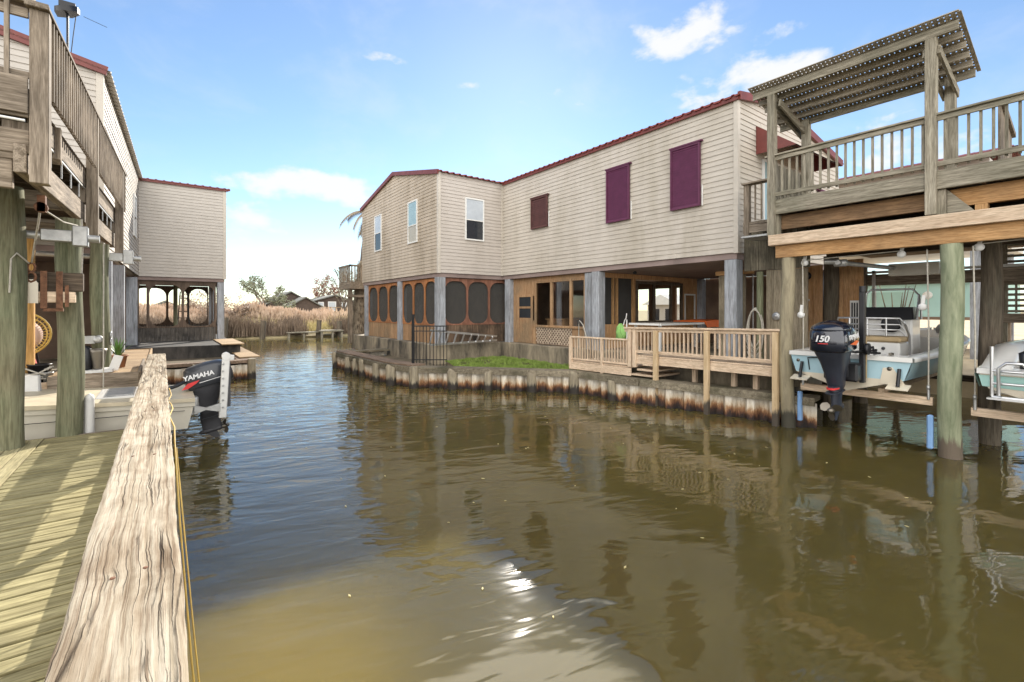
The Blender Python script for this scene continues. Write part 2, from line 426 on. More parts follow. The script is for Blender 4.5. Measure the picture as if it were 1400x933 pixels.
def mixmat(name,kind_a,col_a,kind_b,col_b,fac,fresnel=False,rough=.03):
    m=bpy.data.materials.new(name); m.use_nodes=True; nt=m.node_tree
    nt.nodes.remove(nt.nodes['Principled BSDF']); out=nt.nodes['Material Output']
    a=N(nt,kind_a); a.inputs['Color'].default_value=(*col_a,1); b=N(nt,kind_b); b.inputs['Color'].default_value=(*col_b,1)
    for n in (a,b):
        if 'Roughness' in n.inputs: n.inputs['Roughness'].default_value=rough if n.bl_idname.endswith('Glossy') or 'Glossy' in n.bl_idname or 'Anisotropic' in n.bl_idname else .8
    x=N(nt,'ShaderNodeMixShader'); x.inputs[0].default_value=fac
    if fresnel:
        f=N(nt,'ShaderNodeFresnel'); f.inputs[0].default_value=1.33; mm=N(nt,'ShaderNodeMath',operation='ADD'); mm.inputs[1].default_value=fac
        L(nt,f.outputs[0],mm.inputs[0]); L(nt,mm.outputs[0],x.inputs[0])
    L(nt,a.outputs[0],x.inputs[1]); L(nt,b.outputs[0],x.inputs[2]); L(nt,x.outputs[0],out.inputs[0])
    return m
GL='ShaderNodeBsdfAnisotropic'
M['winglass']=mixmat('window_glass','ShaderNodeBsdfTransparent',(.8,.8,.76),GL,(.9,.9,.9),.0,True)
M['mirror']=mixmat('reflective_window_glass','ShaderNodeBsdfTransparent',(.85,.85,.82),GL,(.85,.85,.85),.2)
M['screenT']=mixmat('see_through_insect_screen','ShaderNodeBsdfTransparent',(1,1,1),'ShaderNodeBsdfDiffuse',(.10,.097,.09),.66)
M['skirt2']=wood('mildewed_skirt_board',(.11,.07,.045),(.3,.2,.13),(.035,.03,.025),axis='z',grain=.8,stain_amt=1)
M['capwood']=wood('dark_cap_timber',(.11,.09,.06),(.32,.275,.2),(.08,.075,.045),axis='x',grain=.7,stain_amt=.9,bmp=.6)
M['walkY']=wood('brown_walk_plank',(.15,.1,.07),(.3,.22,.16),(.1,.08,.06),axis='y',grain=.7)

M['lattice']=plain('pale_lattice',(.5,.4,.3),.8,.3,6)
M['orb']=wood('shade_browned_timber',(.15,.09,.05),(.31,.19,.1),(.08,.06,.04),axis='y')  # orange beam with shade darkened into its colour; ceiling boards share it

M['pergx']=wood('grey_lattice_slat_x',(.26,.225,.175),(.52,.46,.37),(.22,.2,.15),axis='x')  # lighter copy of the greenish wood, brightening the lattice's dim underside by colour
M['pergy']=wood('grey_lattice_slat_y',(.26,.225,.175),(.52,.46,.37),(.22,.2,.15),axis='y')
M['skirtdk']=wood('blackened_skirt_board',(.05,.045,.04),(.17,.15,.13),(.015,.015,.016),axis='z',grain=.8,stain_amt=1)
M['frame3']=wood('brown_screen_frame',(.10,.07,.05),(.2,.145,.11),(.06,.05,.04),axis='z',grain=.6)
M['walk2']=wood('tan_side_board',(.3,.2,.11),(.48,.35,.21),(.2,.14,.09),axis='y',grain=.7)
M['gelgrey2']=plain('worn_cream_boat_deck',(.53,.46,.33),.5,.15,4)
# ================================================================== BIG STILT HOUSE (right bank)
XW,YN,YI,XG,YF,XB=11.5,6.0,16.1,8.5,24.65,18.05
ZB,ZT=3.84,7.72
def ribroof(mb,p0,p1,q0,q1,th=.02,rib=.045,per=.27):
    "sheet with ribs running p->q; p0,p1 = low edge, q0,q1 = high edge"
    p0,p1,q0,q1=map(V,(p0,p1,q0,q1)); n=max(2,int((p1-p0).length/per)); a=[];b=[]
    for i in range(n):
        for t,h in ((0,0),(.34,0),(.44,1),(.66,1),(.76,0)):
            k=(i+t)/n; a.append(p0.lerp(p1,k)+V((0,0,rib*h))); b.append(q0.lerp(q1,k)+V((0,0,rib*h)))
    a.append(p1);b.append(q1)
    lo=[p-V((0,0,th)) for p in a]; lo2=[p-V((0,0,th)) for p in b]
    m=len(a)
    mb.add(a+b+lo+lo2,[(i,i+1,m+i+1,m+i) for i in range(m-1)]+[(2*m+i,3*m+i,3*m+i+1,2*m+i+1) for i in range(m-1)]+
      [(i,2*m+i,2*m+i+1,i+1) for i in range(m-1)]+[(m+i,m+i+1,3*m+i+1,3*m+i) for i in range(m-1)])
H=thing('stilt_house','large cream sided house on blue-grey posts with plum shutters and a gable wing','house',(XW,YN,0))
XR,ZR=13.64,8.12   # main ridge
ZE=7.30
core=MB()
core.prism([(XW+.02,YN+.02,ZB),(XB-.02,YN+.02,ZB),(XB-.02,YN+.02,ZE),(XR,YN+.02,ZR-.04),(XW+.02,YN+.02,ZT-.03)],(0,YF-YN-.1,0))
YR,ZRW=20.38,8.62
core.prism([(XG+.02,YI+.02,ZB+.002),(XG+.02,YF-.02,ZB+.002),(XG+.02,YF-.02,ZT-.03),(XG+.02,YR,ZRW-.03),(XG+.02,YI+.02,ZT-.03)],(XW+1.5-XG,0,0))
core.build('upper_storey',M['trim'],H)
fl=lambda s,z,o:(XW-o,s,z)
s=MB(); siding(s,fl,ZB,ZT,lambda z:(YN,YI)); s.build('long_wall_siding',M['sidR'],H)
fe=lambda s,z,o:(s,YN-o,z)
def rng_e(z):
    if z<=ZE: return (XW,XB)
    if z<=ZT: return (XW, XB-(z-ZE)/(ZR-ZE)*(XB-XR))
    if z<ZR: return (XW+(z-ZT)/(ZR-ZT)*(XR-XW), XB-(z-ZE)/(ZR-ZE)*(XB-XR))
    return None
s=MB(); siding(s,fe,ZB,ZR-.05,rng_e); s.build('end_wall_siding',M['sidR'],H)
fw=lambda s,z,o:(s,YI-o,z)
s=MB(); siding(s,fw,ZB,ZT,lambda z:(XG,XW)); s.build('wing_return_siding',M['sidW'],H)
fg=lambda s,z,o:(XG-o,s,z)
def rng_g(z):
    if z<=ZT: return (YI,YF)
    if z>=ZRW: return None
    k=(z-ZT)/(ZRW-ZT); return (YI+k*(YR-YI),YF+k*(YR-YF))
s=MB(); siding(s,fg,ZB,ZRW-.04,rng_g); s.build('gable_wall_siding',M['sidG'],H)
for (x,y) in ((XW-.035,YN-.035),(XG-.035,YI-.035)): t=MB(); t.box(x-.004,x+.11,y-.004,y+.11,ZB-.02,ZT); t.build('corner_trim',M['trim'],H)
t=MB(); t.box(XW-.06,XW-.002,YI-.06,YI-.002,ZB-.01,ZT); t.build('corner_trim',M['trim'],H)
# floor underside
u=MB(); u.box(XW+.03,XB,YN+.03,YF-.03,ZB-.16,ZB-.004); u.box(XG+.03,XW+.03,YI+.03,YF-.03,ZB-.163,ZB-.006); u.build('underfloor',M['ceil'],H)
# roofs
r=MB(); o=.13
sl=(ZR-ZT)/(XR-XW)
ribroof(r,(XW-o,YN-.1,ZT+.02-o*sl),(XW-o,YI+.3,ZT+.02-o*sl),(XR,YN-.1,ZR+.02),(XR,YI+.3,ZR+.02))
sr=(ZR-ZE)/(XB-XR)
ribroof(r,(XB+.2,YN-.1,ZE-.2*sr+.02),(XB+.2,YF,ZE-.2*sr+.02),(XR,YN-.1,ZR+.021),(XR,YF,ZR+.021))
ribroof(r,(XG-.1,YI-.13,ZT+.0),(XR,YI-.13,ZT+.0),(XG-.1,YR,ZRW+.03),(XR,YR,ZRW+.03))
ribroof(r,(XG-.1,YF+.13,ZT+.0),(XR,YF+.13,ZT+.0),(XG-.1,YR,ZRW+.031),(XR,YR,ZRW+.031))
ro=r.build('roof',M['roof'],H)
fa=MB()
fa.beam((XW-.06,YN-.06,ZT-.03),(XW-.06,YI-.15,ZT-.03),.06,.14)
fa.beam((XW-.05,YN-.075,ZT-.0),(XR,YN-.075,ZR-.02),.07,.2); fa.beam((XR,YN-.075,ZR-.02),(XB+.1,YN-.075,ZE-.02),.07,.2)
fa.beam((XG-.075,YI-.1,ZT-.03),(XG-.075,YR,ZRW-.01),.07,.17); fa.beam((XG-.075,YR,ZRW-.01),(XG-.075,YF+.1,ZT-.03),.07,.17)
fa.build('fascia',M['red'],H)
# shutters and windows
shutter(H,fl,6.96,7.86,5.17,6.87,M['purple']); shutter(H,fl,9.31,10.23,5.17,6.86,M['purple']); shutter(H,fl,13.11,14.06,5.5,6.67,M['purplebrown'])
window(H,fg,21.85,22.75,5.27,7.04,M['glassblindsky'],M['glassdark'])
window(H,fg,17.9,18.8,5.22,7.0,M['glassteal'],M['glassbeige'],.42)
window(H,fw,9.66,10.56,5.2,6.9,M['glassblindsky'],M['glassdark'],.48)
window(H,fe,12.75,13.5,3.95,6.4,M['glassteal'],M['glassblindsky'],.3)
# awning over the end door
a=MB(); Z0,Z1=6.46,7.2
pr=[(12.42,YN-.02,Z0),(12.42,YN-.02,Z1),(12.42,YN-1.0,Z0)]
a.prism(pr,(.03,0,0)); a.prism([(p[0]+2.9,p[1],p[2]) for p in pr],(.03,0,0))
a.add([(12.42,YN-.02,Z1),(15.35,YN-.02,Z1),(15.35,YN-1.0,Z0),(12.42,YN-1.0,Z0)],[(0,1,2,3)])
a.add([(12.42,YN-.02,Z1-.03),(15.35,YN-.02,Z1-.03),(15.35,YN-1.0,Z0-.03),(12.42,YN-1.0,Z0-.03)],[(3,2,1,0)])
a.build('awning',M['red'],H)
shutter(H,fe,16.3,17.2,5.0,6.1,M['purple'])
# stilt posts
def stilt(x,y,w=.32,d=.32,z0=1.05):
    p=MB(); p.box(x-w/2,x+w/2,y-d/2,y+d/2,z0,ZB-.17); return p.build('stilt_post',M['post'],H,bevel=.012)
for x,y in ((11.66,6.18),(11.63,10.77),(11.74,11.2),(11.66,15.75),(8.66,16.28),(8.66,19.9),(8.66,24.2),(17.9,10.9),(17.9,6.2),(11.5,24.2),(17.8,24.2),(14.6,6.3)):
    stilt(x,y)
# lower room on the long side
w=MB(); xw=11.72
def yb(mb,y0,y1,z0,z1,x0=xw,x1=xw+.1): mb.box(x0,x1,y0,y1,z0,z1)
yb(w,15.2,15.6,1.07,3.68); yb(w,14.15,15.2,2.95,3.68); yb(w,14.15,15.2,1.07,1.98); yb(w,11.42,14.15,3.5,3.68); yb(w,11.42,12.1,1.07,1.74); yb(w,12.1,14.15,1.07,1.74,xw+.05,xw+.1)
w.build('room_wall',M['skirt'],H)
# dutch door with glazed top
d=MB(); yb(d,14.3,15.3,1.09,2.08,xw-.03,xw+.0); yb(d,14.3,14.42,2.08,3.02,xw-.03,xw); yb(d,15.18,15.3,2.08,3.02,xw-.03,xw); yb(d,14.42,15.18,2.92,3.02,xw-.03,xw); yb(d,14.42,15.18,2.46,2.54,xw-.028,xw)
dr=d.build('door',M['skirt'],H); p=MB(); yb(p,14.42,15.18,2.08,2.92,xw-.012,xw-.006); p.build('pane',M['glassdark'],dr)
# triple window beside the door
f=MB()
for y in (14.12,13.2,12.15,11.44): yb(f,y-.045,y+.045,1.74,3.52,xw-.05,xw+.06)
yb(f,11.48,14.08,3.44,3.52,xw-.045,xw+.055); yb(f,11.48,14.08,1.74,1.82,xw-.06,xw+.055)
wf=f.build('window_frame',M['skirt'],H)
for a_,b_ in ((13.245,14.075),(12.195,13.155),(11.485,12.105)):
    g=MB(); g.quad((xw,a_,1.82),(xw,b_,1.82),(xw,b_,3.44),(xw,a_,3.44)); g.build('pane',M['winglass'],wf)
# lattice below
la=MB(); y0,y1,z0,z1=12.12,14.1,1.1,1.74; st=.15
def clip(c,sg):
    pts=[]
    for k in range(200):
        y=y0+(y1-y0)*k/199; z=sg*(y-y0)+c
        if z0<=z<=z1: pts.append((y,z))
    return (pts[0],pts[-1]) if len(pts)>2 else None
bk=MB(); yb(bk,12.1,14.12,1.08,1.74,xw+.03,xw+.045); bk.build('lattice_backing',M['dkwall'],H)
c=z0-(y1-y0)-.6
while c<z1+(y1-y0)+.6:
    for sg,x in ((1,xw-.0),(-1,xw-.012)):
        e=clip(c,sg)
        if e: la.beam((x,e[0][0],e[0][1]),(x,e[1][0],e[1][1]),.034,.01,up=(1,0,0))
    c+=st
la.build('lattice_panel',M['lattice'],H)
# inside of the lower room: back walls, counter, things seen through the glass
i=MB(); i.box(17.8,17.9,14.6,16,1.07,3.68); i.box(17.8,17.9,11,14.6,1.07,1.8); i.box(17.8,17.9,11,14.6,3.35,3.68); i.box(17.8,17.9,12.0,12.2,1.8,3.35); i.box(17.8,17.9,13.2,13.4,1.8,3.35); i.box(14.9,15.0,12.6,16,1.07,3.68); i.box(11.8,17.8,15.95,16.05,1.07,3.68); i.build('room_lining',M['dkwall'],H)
i=MB(); i.box(12.1,12.75,12.9,13.9,1.07,2.02); i.box(12.05,12.8,12.85,13.95,2.02,2.06); i.build('counter',M['skirt'],H)
# recessed carport wall facing the camera
y=10.95
w=MB()
def xb(mb,x0,x1,z0,z1,a=y,b=y+.1): mb.box(x0,x1,a,b,z0,z1)
xb(w,11.8,18.0,3.52,3.68); xb(w,16.65,18.0,1.07,3.52); xb(w,13.75,16.65,1.07,1.92); xb(w,11.8,13.75,1.07,1.9); xb(w,13.62,13.8,1.9,3.52)
w.build('carport_wall',M['cedar'],H)
f=MB(); 
for x in (12.55,12.75,13.62): xb(f,x-.04,x+.04,1.9,3.52,y-.04,y+.03)
f.build('screen_stud',M['orz'],H)
sc=MB(); sc.quad((11.8,y+.04,1.9),(13.6,y+.04,1.9),(13.6,y+.04,3.52),(11.8,y+.04,3.52)); sc.build('insect_screen',M['screen'],H)
f=MB()
for x in (13.83,14.85,15.9,16.62): xb(f,x-.05,x+.05,1.92,3.46,y-.05,y+.03)
xb(f,13.83,16.62,3.36,3.46,y-.045,y+.025); xb(f,13.83,16.62,1.92,2.0,y-.045,y+.025)
wf=f.build('window_frame',M['dkz'],H)
for a_,b_ in ((13.88,14.8),(14.9,15.85),(15.95,16.57)):
    g=MB(); g.quad((a_,y-.01,2.0),(b_,y-.01,2.0),(b_,y-.01,3.36),(a_,y-.01,3.36)); g.build('pane',M['mirror'],wf)
g=MB(); xb(g,16.82,16.88,1.9,3.05,y-.04,y-.005); xb(g,17.5,17.56,1.9,3.05,y-.04,y-.005); xb(g,16.88,17.5,2.99,3.05,y-.04,y-.005); xb(g,16.88,17.5,1.9,1.96,y-.04,y-.005)
g2=g.build('small_window_frame',M['white'],H); g=MB(); g.quad((16.88,y-.02,1.96),(17.5,y-.02,1.96),(17.5,y-.02,2.99),(16.88,y-.02,2.99)); g.build('pane',M['mirror'],g2)
# screened porch under the wing
def bay(f,s0,s1,n,mat,zs=1.78,zt=3.66,skz=1.07,th=.05):
    fr=MB(); w_=(s1-s0)/n
    for k in range(n): ringframe(fr,f,s0+k*w_,s0+(k+1)*w_,zs,zt,w_*.33,.04,th,.12,.05)
    for k in range(n):
        for zz,sg in ((zs+.04,1),):
            pass
    fo=fr.build('scalloped_screen_frame',mat,H)
    sc=MB(); sc.quad(f(s0,zs,-.02),f(s1,zs,-.02),f(s1,zt,-.02),f(s0,zt,-.02)); sc.build('insect_screen',M['screenT'],fo)
    sk=MB(); nb=int((s1-s0)/.14)
    for k in range(nb):
        a_=s0+(s1-s0)*k/nb; b_=s0+(s1-s0)*(k+1)/nb-.006
        sk.add([f(x,z,o_) for o_ in (0,.03+.004*(k%2)) for (x,z) in ((a_,skz),(b_,skz),(b_,zs),(a_,zs))],[(0,1,2,3),(4,5,6,7),(0,1,5,4),(1,2,6,5),(2,3,7,6),(3,0,4,7)])
    sk.build('skirt_board',M['skirt'] if mat==M['frame'] else M['skirt2'],H)
fgp=lambda s,z,o:(XG+.16-o,s,z)
bay(fgp,16.45,19.72,3,M['frame']); bay(fgp,20.08,24.03,3,M['frame'])
fwp=lambda s,z,o:(s,YI+.16-o,z)
bay(fwp,8.8,11.98,3,M['frame2'],zs=1.8)
fbp=lambda s,z,o:(s,YF-.3-o,z)
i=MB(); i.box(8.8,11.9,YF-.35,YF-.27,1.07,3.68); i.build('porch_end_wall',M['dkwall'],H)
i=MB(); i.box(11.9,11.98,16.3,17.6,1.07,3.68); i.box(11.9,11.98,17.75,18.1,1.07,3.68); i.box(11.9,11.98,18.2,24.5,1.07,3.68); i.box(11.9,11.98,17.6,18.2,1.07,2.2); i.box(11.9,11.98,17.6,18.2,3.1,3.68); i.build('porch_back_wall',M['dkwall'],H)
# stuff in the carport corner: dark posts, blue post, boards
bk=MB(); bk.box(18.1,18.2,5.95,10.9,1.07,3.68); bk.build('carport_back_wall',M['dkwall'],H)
p=MB(); p.cyl((17.2,9.2,1.07),(17.2,9.2,3.68),.03); p.cyl((17.0,8.3,1.07),(17.0,8.3,3.68),.025); p.build('conduit_pipe',M['galv'],H)
fx=MB(); fx.lathe([(.0,0),(.05,.0),(.07,.06),(.03,.1),(0,.1)],(12.3,9.8,3.56),'z',10); fx.build('ceiling_light',M['black'],H)

# foundation
F=MB()
F.prism([(8.3,15.9,.3),(11.35,15.9,.3),(11.35,25.9,.3),(8.3,25.9,.3)],(0,0,.76))
F.prism([(11.3,5.2,.3),(19,5.2,.3),(19,25.0,.3),(11.353,25.0,.3),(11.353,15.897,.3),(11.3,15.897,.3)],(0,0,.765))
solo('concrete_foundation',F,M['conc'],'stained concrete foundation wall under the big cream house behind the lawn','foundation',(11.3,10,0),bevel=.02)

# ================================================================== BULKHEAD
BP=[(10.62,3.9),(10.5,4.74),(10.35,5.53),(10.05,6.85),(9.85,7.6),(9.75,8.54),(9.66,9.8),(8.75,10.8),(8.15,11.5),(7.15,12.7),(6.3,13.5),(5.98,15),(5.95,18),(5.95,20.2),(8.2,20.6)]
BH=thing('bulkhead','rust stained sheet pile bulkhead with dark timber cap along the right bank','seawall',(9.66,9.8,0))
def polyline(pts,step):
    out=[];acc=0
    for i in range(len(pts)-1):
        a,b=V((*pts[i],0)),V((*pts[i+1],0)); l=(b-a).length; d=(b-a)/l; nrm=V((-d.y,d.x,0))
        k=0
        while acc<=l:
            out.append((a+d*acc,nrm)); acc+=step
        acc-=l
    return out
def sheet(bp,name,parent,zt=.5,per=.46):
    m=MB(); st=per/10; L_=polyline(bp,st); ring=[]
    for k,(p,nm) in enumerate(L_):
        q=k%10; h=(0,0,0,0,.5,1,1,1,1,.5)[q]
        ring.append(p+nm*(.15*h))     # in and out pans (towards the water = +normal)
    m.add([(p.x,p.y,-.8) for p in ring]+[(p.x,p.y,zt) for p in ring],[(i,i+1,len(ring)+i+1,len(ring)+i) for i in range(len(ring)-1)])
    return m.build(name,M['pile'],parent)
sheet(BP,'sheet_pile',BH)
def capline(bp,off0,off1,z0,z1,gap=.0):
    m=MB()
    for i in range(len(bp)-1):
        a,b=V((*bp[i],0)),V((*bp[i+1],0)); d=(b-a).normalized(); n=V((-d.y,d.x,0))
        c=[a+n*off0,b+n*off0+d*.0,b+n*off1,a+n*off1]
        dz=.003*(i%2)
        m.prism([(p.x,p.y,z0+dz) for p in c],(0,0,z1-z0))
    return m
capline(BP,-.28,.2,.55,.635).build('timber_cap',M['capwood'],BH)
capline(BP,.152,.21,.47,.547).build('wale_beam',M['capwood'],BH)
capline(BP[10:14],-.42,.1,.645,.69).build('walk_plank',M['walkY'],BH)
pl=[(6.17,13.3),(7.07,12.48),(7.78,11.62),(8.68,10.65),(9.5,9.72),(9.6,8.4)]+[(5.78,20.0),(5.78,18.3),(5.78,16.75),(5.78,15.35),(5.85,14.3),(5.78,17.5)]
LB=['tallest pale piling at the corner of the bulkhead below the iron fence','grey piling on the bulkhead left of the lawn','short grey piling on the bulkhead in front of the lawn','dark leaning piling on the bulkhead before the lattice wall','pale piling under the left end of the pine deck','slim piling beside the second post of the pine deck']
WL=['farthest piling at the open end of the plank walk under the gable wing','second piling from the open end of the plank walk','middle piling under the plank walk below the gable','piling under the plank walk just left of the iron fence','last piling before the bulkhead corner by the iron fence','third piling from the open end of the plank walk']
for k,(x,y) in enumerate(pl):
    m=MB(); rr=.14+.02*math.sin(k*2.1); h=(.66 if k==0 else .55+.06*math.sin(k*3.3)) if k<6 else .6
    m.tube([(x,y,-.9),(x+.01,y,.1),(x+random.uniform(-.03,.03),y,h-.03),(x,y,h)],[rr*1.06,rr*1.03,rr,rr*.9],12,jit=.03)
    solo('bulkhead_piling',m,M['piling'],(LB+WL)[k],'piling',(x,y,0),'pilings along the right bulkhead')

# yard ground on the right bank, soil strip, grass
g=MB(); bp=[(a+.1,b+.05) for a,b in BP[1:13]]
g.add([(a,b,.34) for a,b in bp]+[(6.1,20.3,.34),(8.4,20.5,.34),(8.4,16,.34),(11.4,16,.34),(11.4,5.0,.34),(10.6,4.7,.34)],[tuple(range(len(bp)+6))])
struct('bank_soil',g,M['soil'])
g=MB(); g.add([(17.6,-60,.62),(400,-60,.62),(400,30,.62),(18.0,30,.62),(18.0,5.3,.62),(17.6,5.1,.62),(17.6,-60,-1),(17.6,5.1,-1)],[(0,1,2,3,4,5),(0,5,7,6)])
struct('yard',g,M['yard'])
# lawn blades
import array
poly=[(9.9,9.9),(8.9,11.0),(8.3,11.75),(7.55,12.9),(8.1,14.0),(8.6,15.8),(11.25,15.8),(11.25,9.9)]
def inside(x,y,P):
    c=False;j=len(P)-1
    for i in range(len(P)):
        if (P[i][1]>y)!=(P[j][1]>y) and x<(P[j][0]-P[i][0])*(y-P[i][1])/(P[j][1]-P[i][1])+P[i][0]: c=not c
        j=i
    return c
gm=MB(); vs=[];fs=[]
def hgt(x,y): return .44+.08*max(0,noise.noise((x*.8,y*.8,0)))+.03*min(1,max(0,(x-8.0)/2))
g=MB(); g.add([(x,y,hgt(x,y)) for x,y in poly],[tuple(range(len(poly)))])
n=0
while n<26000:
    x=random.uniform(7.4,11.3);y=random.uniform(9.8,15.9)
    if not inside(x,y,poly): continue
    if noise.noise((x*1.3,y*1.3,3))<-.12 and random.random()<.85: n+=1; continue
    a=random.uniform(0,6.28);h=random.uniform(.03,.07)+.09*max(0,noise.noise((x*2.5,y*2.5,5))+.25);w=.011
    z=hgt(x,y)-.02; lx,ly=random.uniform(-.04,.04),random.uniform(-.04,.04)
    i=len(vs); c,s_=math.cos(a)*w,math.sin(a)*w
    vs+=[(x-c,y-s_,z),(x+c,y+s_,z),(x+lx,y+ly,z+h)]; fs.append((i,i+1,i+2)); n+=1
gm.add(vs,fs); go=gm.build('grass',M['grass']); tag(go,'small bright green lawn between bulkhead and concrete wall','lawn',None,'stuff')

# aluminium ladder lying on its side on the foundation edge
Ld=thing('aluminium_ladder','grey aluminium ladder lying on its side along the concrete ledge below the wing','ladder',(9.0,15.8,1.07))
A0,A1=(7.95,15.72,1.1),(11.0,15.72,1.1); top=.52
for nm,dz,dz2 in (('rail',0,.06),('rail',top+.02,.22)):
    m=MB(); m.beam((7.95,15.72,1.1+dz),(11.0,15.78,1.1+dz2),.05,.075); m.build('side_rail',M['alu'],Ld)
for k in range(9):
    x=8.05+k*.34; t=(x-7.95)/3.05; m=MB(); m.beam((x-.12,15.72,1.12),(x+.04-.02,15.74,1.1+top*(1-t)+.2*t),.05,.045); m.build('rung',M['alu'],Ld)
# black iron fence panel
Ir=thing('iron_fence','black iron picket fence panel with a tall post at the bulkhead corner','fence',(6.9,13.9,.6))
p0,p1=V((6.45,13.95,0)),V((7.32,13.3,0))
m=MB(); m.beam((p0.x,p0.y,.6),(p0.x,p0.y,2.26),.07,.07); m.build('post',M['iron'],Ir)
m=MB(); m.beam(p0+V((0,0,1.88)),p1+V((0,0,1.88)),.03,.035); m.beam(p0+V((0,0,1.72)),p1+V((0,0,1.72)),.03,.03); m.beam(p0+V((0,0,.8)),p1+V((0,0,.8)),.03,.03); m.build('rail',M['iron'],Ir)
for k in range(1,11):
    q=p0.lerp(p1,k/10); m=MB(); m.beam(q+V((0,0,.6)),q+V((0,0,1.88)),.016,.016); m.build('picket',M['iron'],Ir)

# ================================================================== PINE DECK
D=thing('pine_deck','new pine deck with baluster railing overhanging the bulkhead in front of the house','deck',(10.0,6.5,0))
dx=lambda y: 10.2-(y-4.45)*.095      # front edge
def dbeam(name,y0,y1,z0,z1,w,off=0,mat='pny',h=None,t0=0,t1=0):
    m=MB(); a,b=dx(y0)+off,dx(y1)+off
    m.prism([(a,y0,z0+t0),(b,y1,z0+t1),(b,y1,z1+t1),(a,y0,z1+t0)],(w,0,0)); return m.build(name,M[mat],D,bevel=.006)
dbeam('floor',4.45,7.95,1.19,1.225,1.25,.05,'pnx')
dbeam('rim_joist',4.5,7.95,1.0,1.185,.05,.045)
dbeam('bottom_rail',4.5,7.95,1.28,1.36,.04,.03)
dbeam('top_rail',4.42,8.2,1.90,1.945,.14,-.03,t0=.06); dbeam('upper_rail',4.45,8.2,1.82,1.9,.045,.02,t0=.06)
for y,z0,z1 in ((4.5,-.6,1.955),(5.95,-.6,1.93),(7.25,-.6,1.9)):
    m=MB(); m.box(dx(y)-.075,dx(y)+.03,y-.055,y+.055,z0,z1-.02); m.build('post',M['deckpost'],D,bevel=.008)
for y in (8.05,7.9): m=MB(); m.box(dx(y),dx(y)+.09,y-.05,y+.05,.9,1.9); m.build('newel_post',M['pnz'],D,bevel=.006)
b0=MB(); y=4.62; b0.box(dx(y)+.035,dx(y)+.07,y-.018,y+.018,1.33,1.9); b0=b0.build('baluster',M['pnz'],D)
k=1
while 4.62+k*.107<7.85:
    yy=4.62+k*.107
    if all(abs(yy-p)>.09 for p in (5.95,7.25)): part_copy(b0,(dx(yy)-dx(4.62),yy-4.62,.06-.02*k/12-.06))
    k+=1
# lower landing
dbeam('lower_floor',8.0,10.1,.875,.91,1.4,.05,'pnx'); dbeam('lower_rim_joist',8.0,10.12,.66,.87,.05,.0)
dbeam('lower_bottom_rail',8.05,10.1,.94,.985,.04,.02); dbeam('lower_top_rail',8.05,10.1,1.585,1.63,.09,0)
m=MB(); m.box(dx(10.08)-.0,dx(10.08)+.09,10.03,10.13,.7,1.6); m.build('newel_post',M['pnz'],D,bevel=.006)
m=MB(); m.box(dx(8.95)-.0,dx(8.95)+.08,8.91,8.99,.0,1.59); m.build('newel_post',M['pnz'],D,bevel=.006)
b1=MB(); b1.box(dx(8.15)+.025,dx(8.15)+.06,8.132,8.168,.98,1.59); b1=b1.build('baluster',M['pnz'],D)
k=1
while 8.15+k*.093<10.0:
    yy=8.15+k*.093
    if abs(yy-8.95)>.08: part_copy(b1,(dx(yy)-dx(8.15),yy-8.15,0))
    k+=1
for k in range(3):
    m=MB(); yy=7.42+k*.22; z=.8+.0*k
    m.prism([(dx(7.3),7.3,.74+.14*k-.05),(dx(7.95),7.98-.18*k,.74+.14*k-.05),(dx(7.95)+1.1,7.98-.18*k,.74+.14*k-.05),(dx(7.3)+1.1,7.3,.74+.14*k-.05)],(0,0,.045)); m.build('step_tread',M['pnx'],D,bevel=.005)
for y in (5.1,6.6,5.6):
    m=MB(); m.box(10.55,10.65,y-.05,y+.05,.55,1.18); m.build('joist_support',M['pnz'],D)
# table with orange cover, green bag
T=thing('work_table','long grey topped table with white edge behind the pine deck railing','table',(12.6,9.2,1.07))
m=MB(); m.box(11.95,15.6,8.6,9.7,1.95,1.985); m.build('tabletop',M['deckgrey'],T)
m=MB(); m.box(11.9,11.95,8.58,9.72,1.93,1.99); m.box(11.95,15.6,8.55,8.6,1.93,1.99); m.build('edge_strip',M['white'],T)
for x,y in ((12.1,8.7),(12.1,9.6),(15.4,8.7),(15.4,9.6)):
    m=MB(); m.box(x-.035,x+.035,y-.035,y+.035,1.066,1.93); m.build('leg',M['white'],T)
m=MB(); secs=[]
for k in range(9):
    x=14.3+k*.19; h=.03+.06*math.sin(math.pi*min(1,max(.06,k/8)))**.5
    secs.append([(x,8.45,1.82+.01*(k%3)),(x,8.5,1.99+h*.75),(x,8.75,1.99+h),(x,9.4,1.995+h*.9),(x,9.72,1.995+h*.5),(x,9.74,1.995),(x,8.6,1.992),(x,8.5,1.9)])
m.loft(secs,True,False)
solo('orange_cover',m,M['orange'],'bright orange cover draped over the right end of the long table','cover',(14.6,9.1,1.99))
G=thing('green_bag','lime green cloth bag hanging beside the blue-grey post above the lower railing','bag',(10.9,9.2,1.95))
m=MB(); m.loft([[(10.9+.12*k*math.cos(t)*(1+.35*math.sin(5*t+z*11)),9.2+.2*k*math.sin(t)*(1+.3*math.sin(6*t+z*7)),z+.03*math.sin(3*t)) for t in [i*math.pi/14 for i in range(28)]] for k,z in ((.4,1.5),(.75,1.58),(.8,1.72),(.6,1.88),(.25,1.97))]); m.build('pouch',M['greencloth'],G)
m=MB(); m.tube([(10.9,9.1,1.95),(10.9,9.05,2.1),(10.9,9.0,2.16),(10.9,8.98,2.3)],.016,8); m.build('handle',M['whiteplastic'],G)
m=MB(); m.cyl((10.95,9.02,.9),(10.95,9.02,2.12),.02); m.build('stand_pipe',M['whiteplastic'],G)
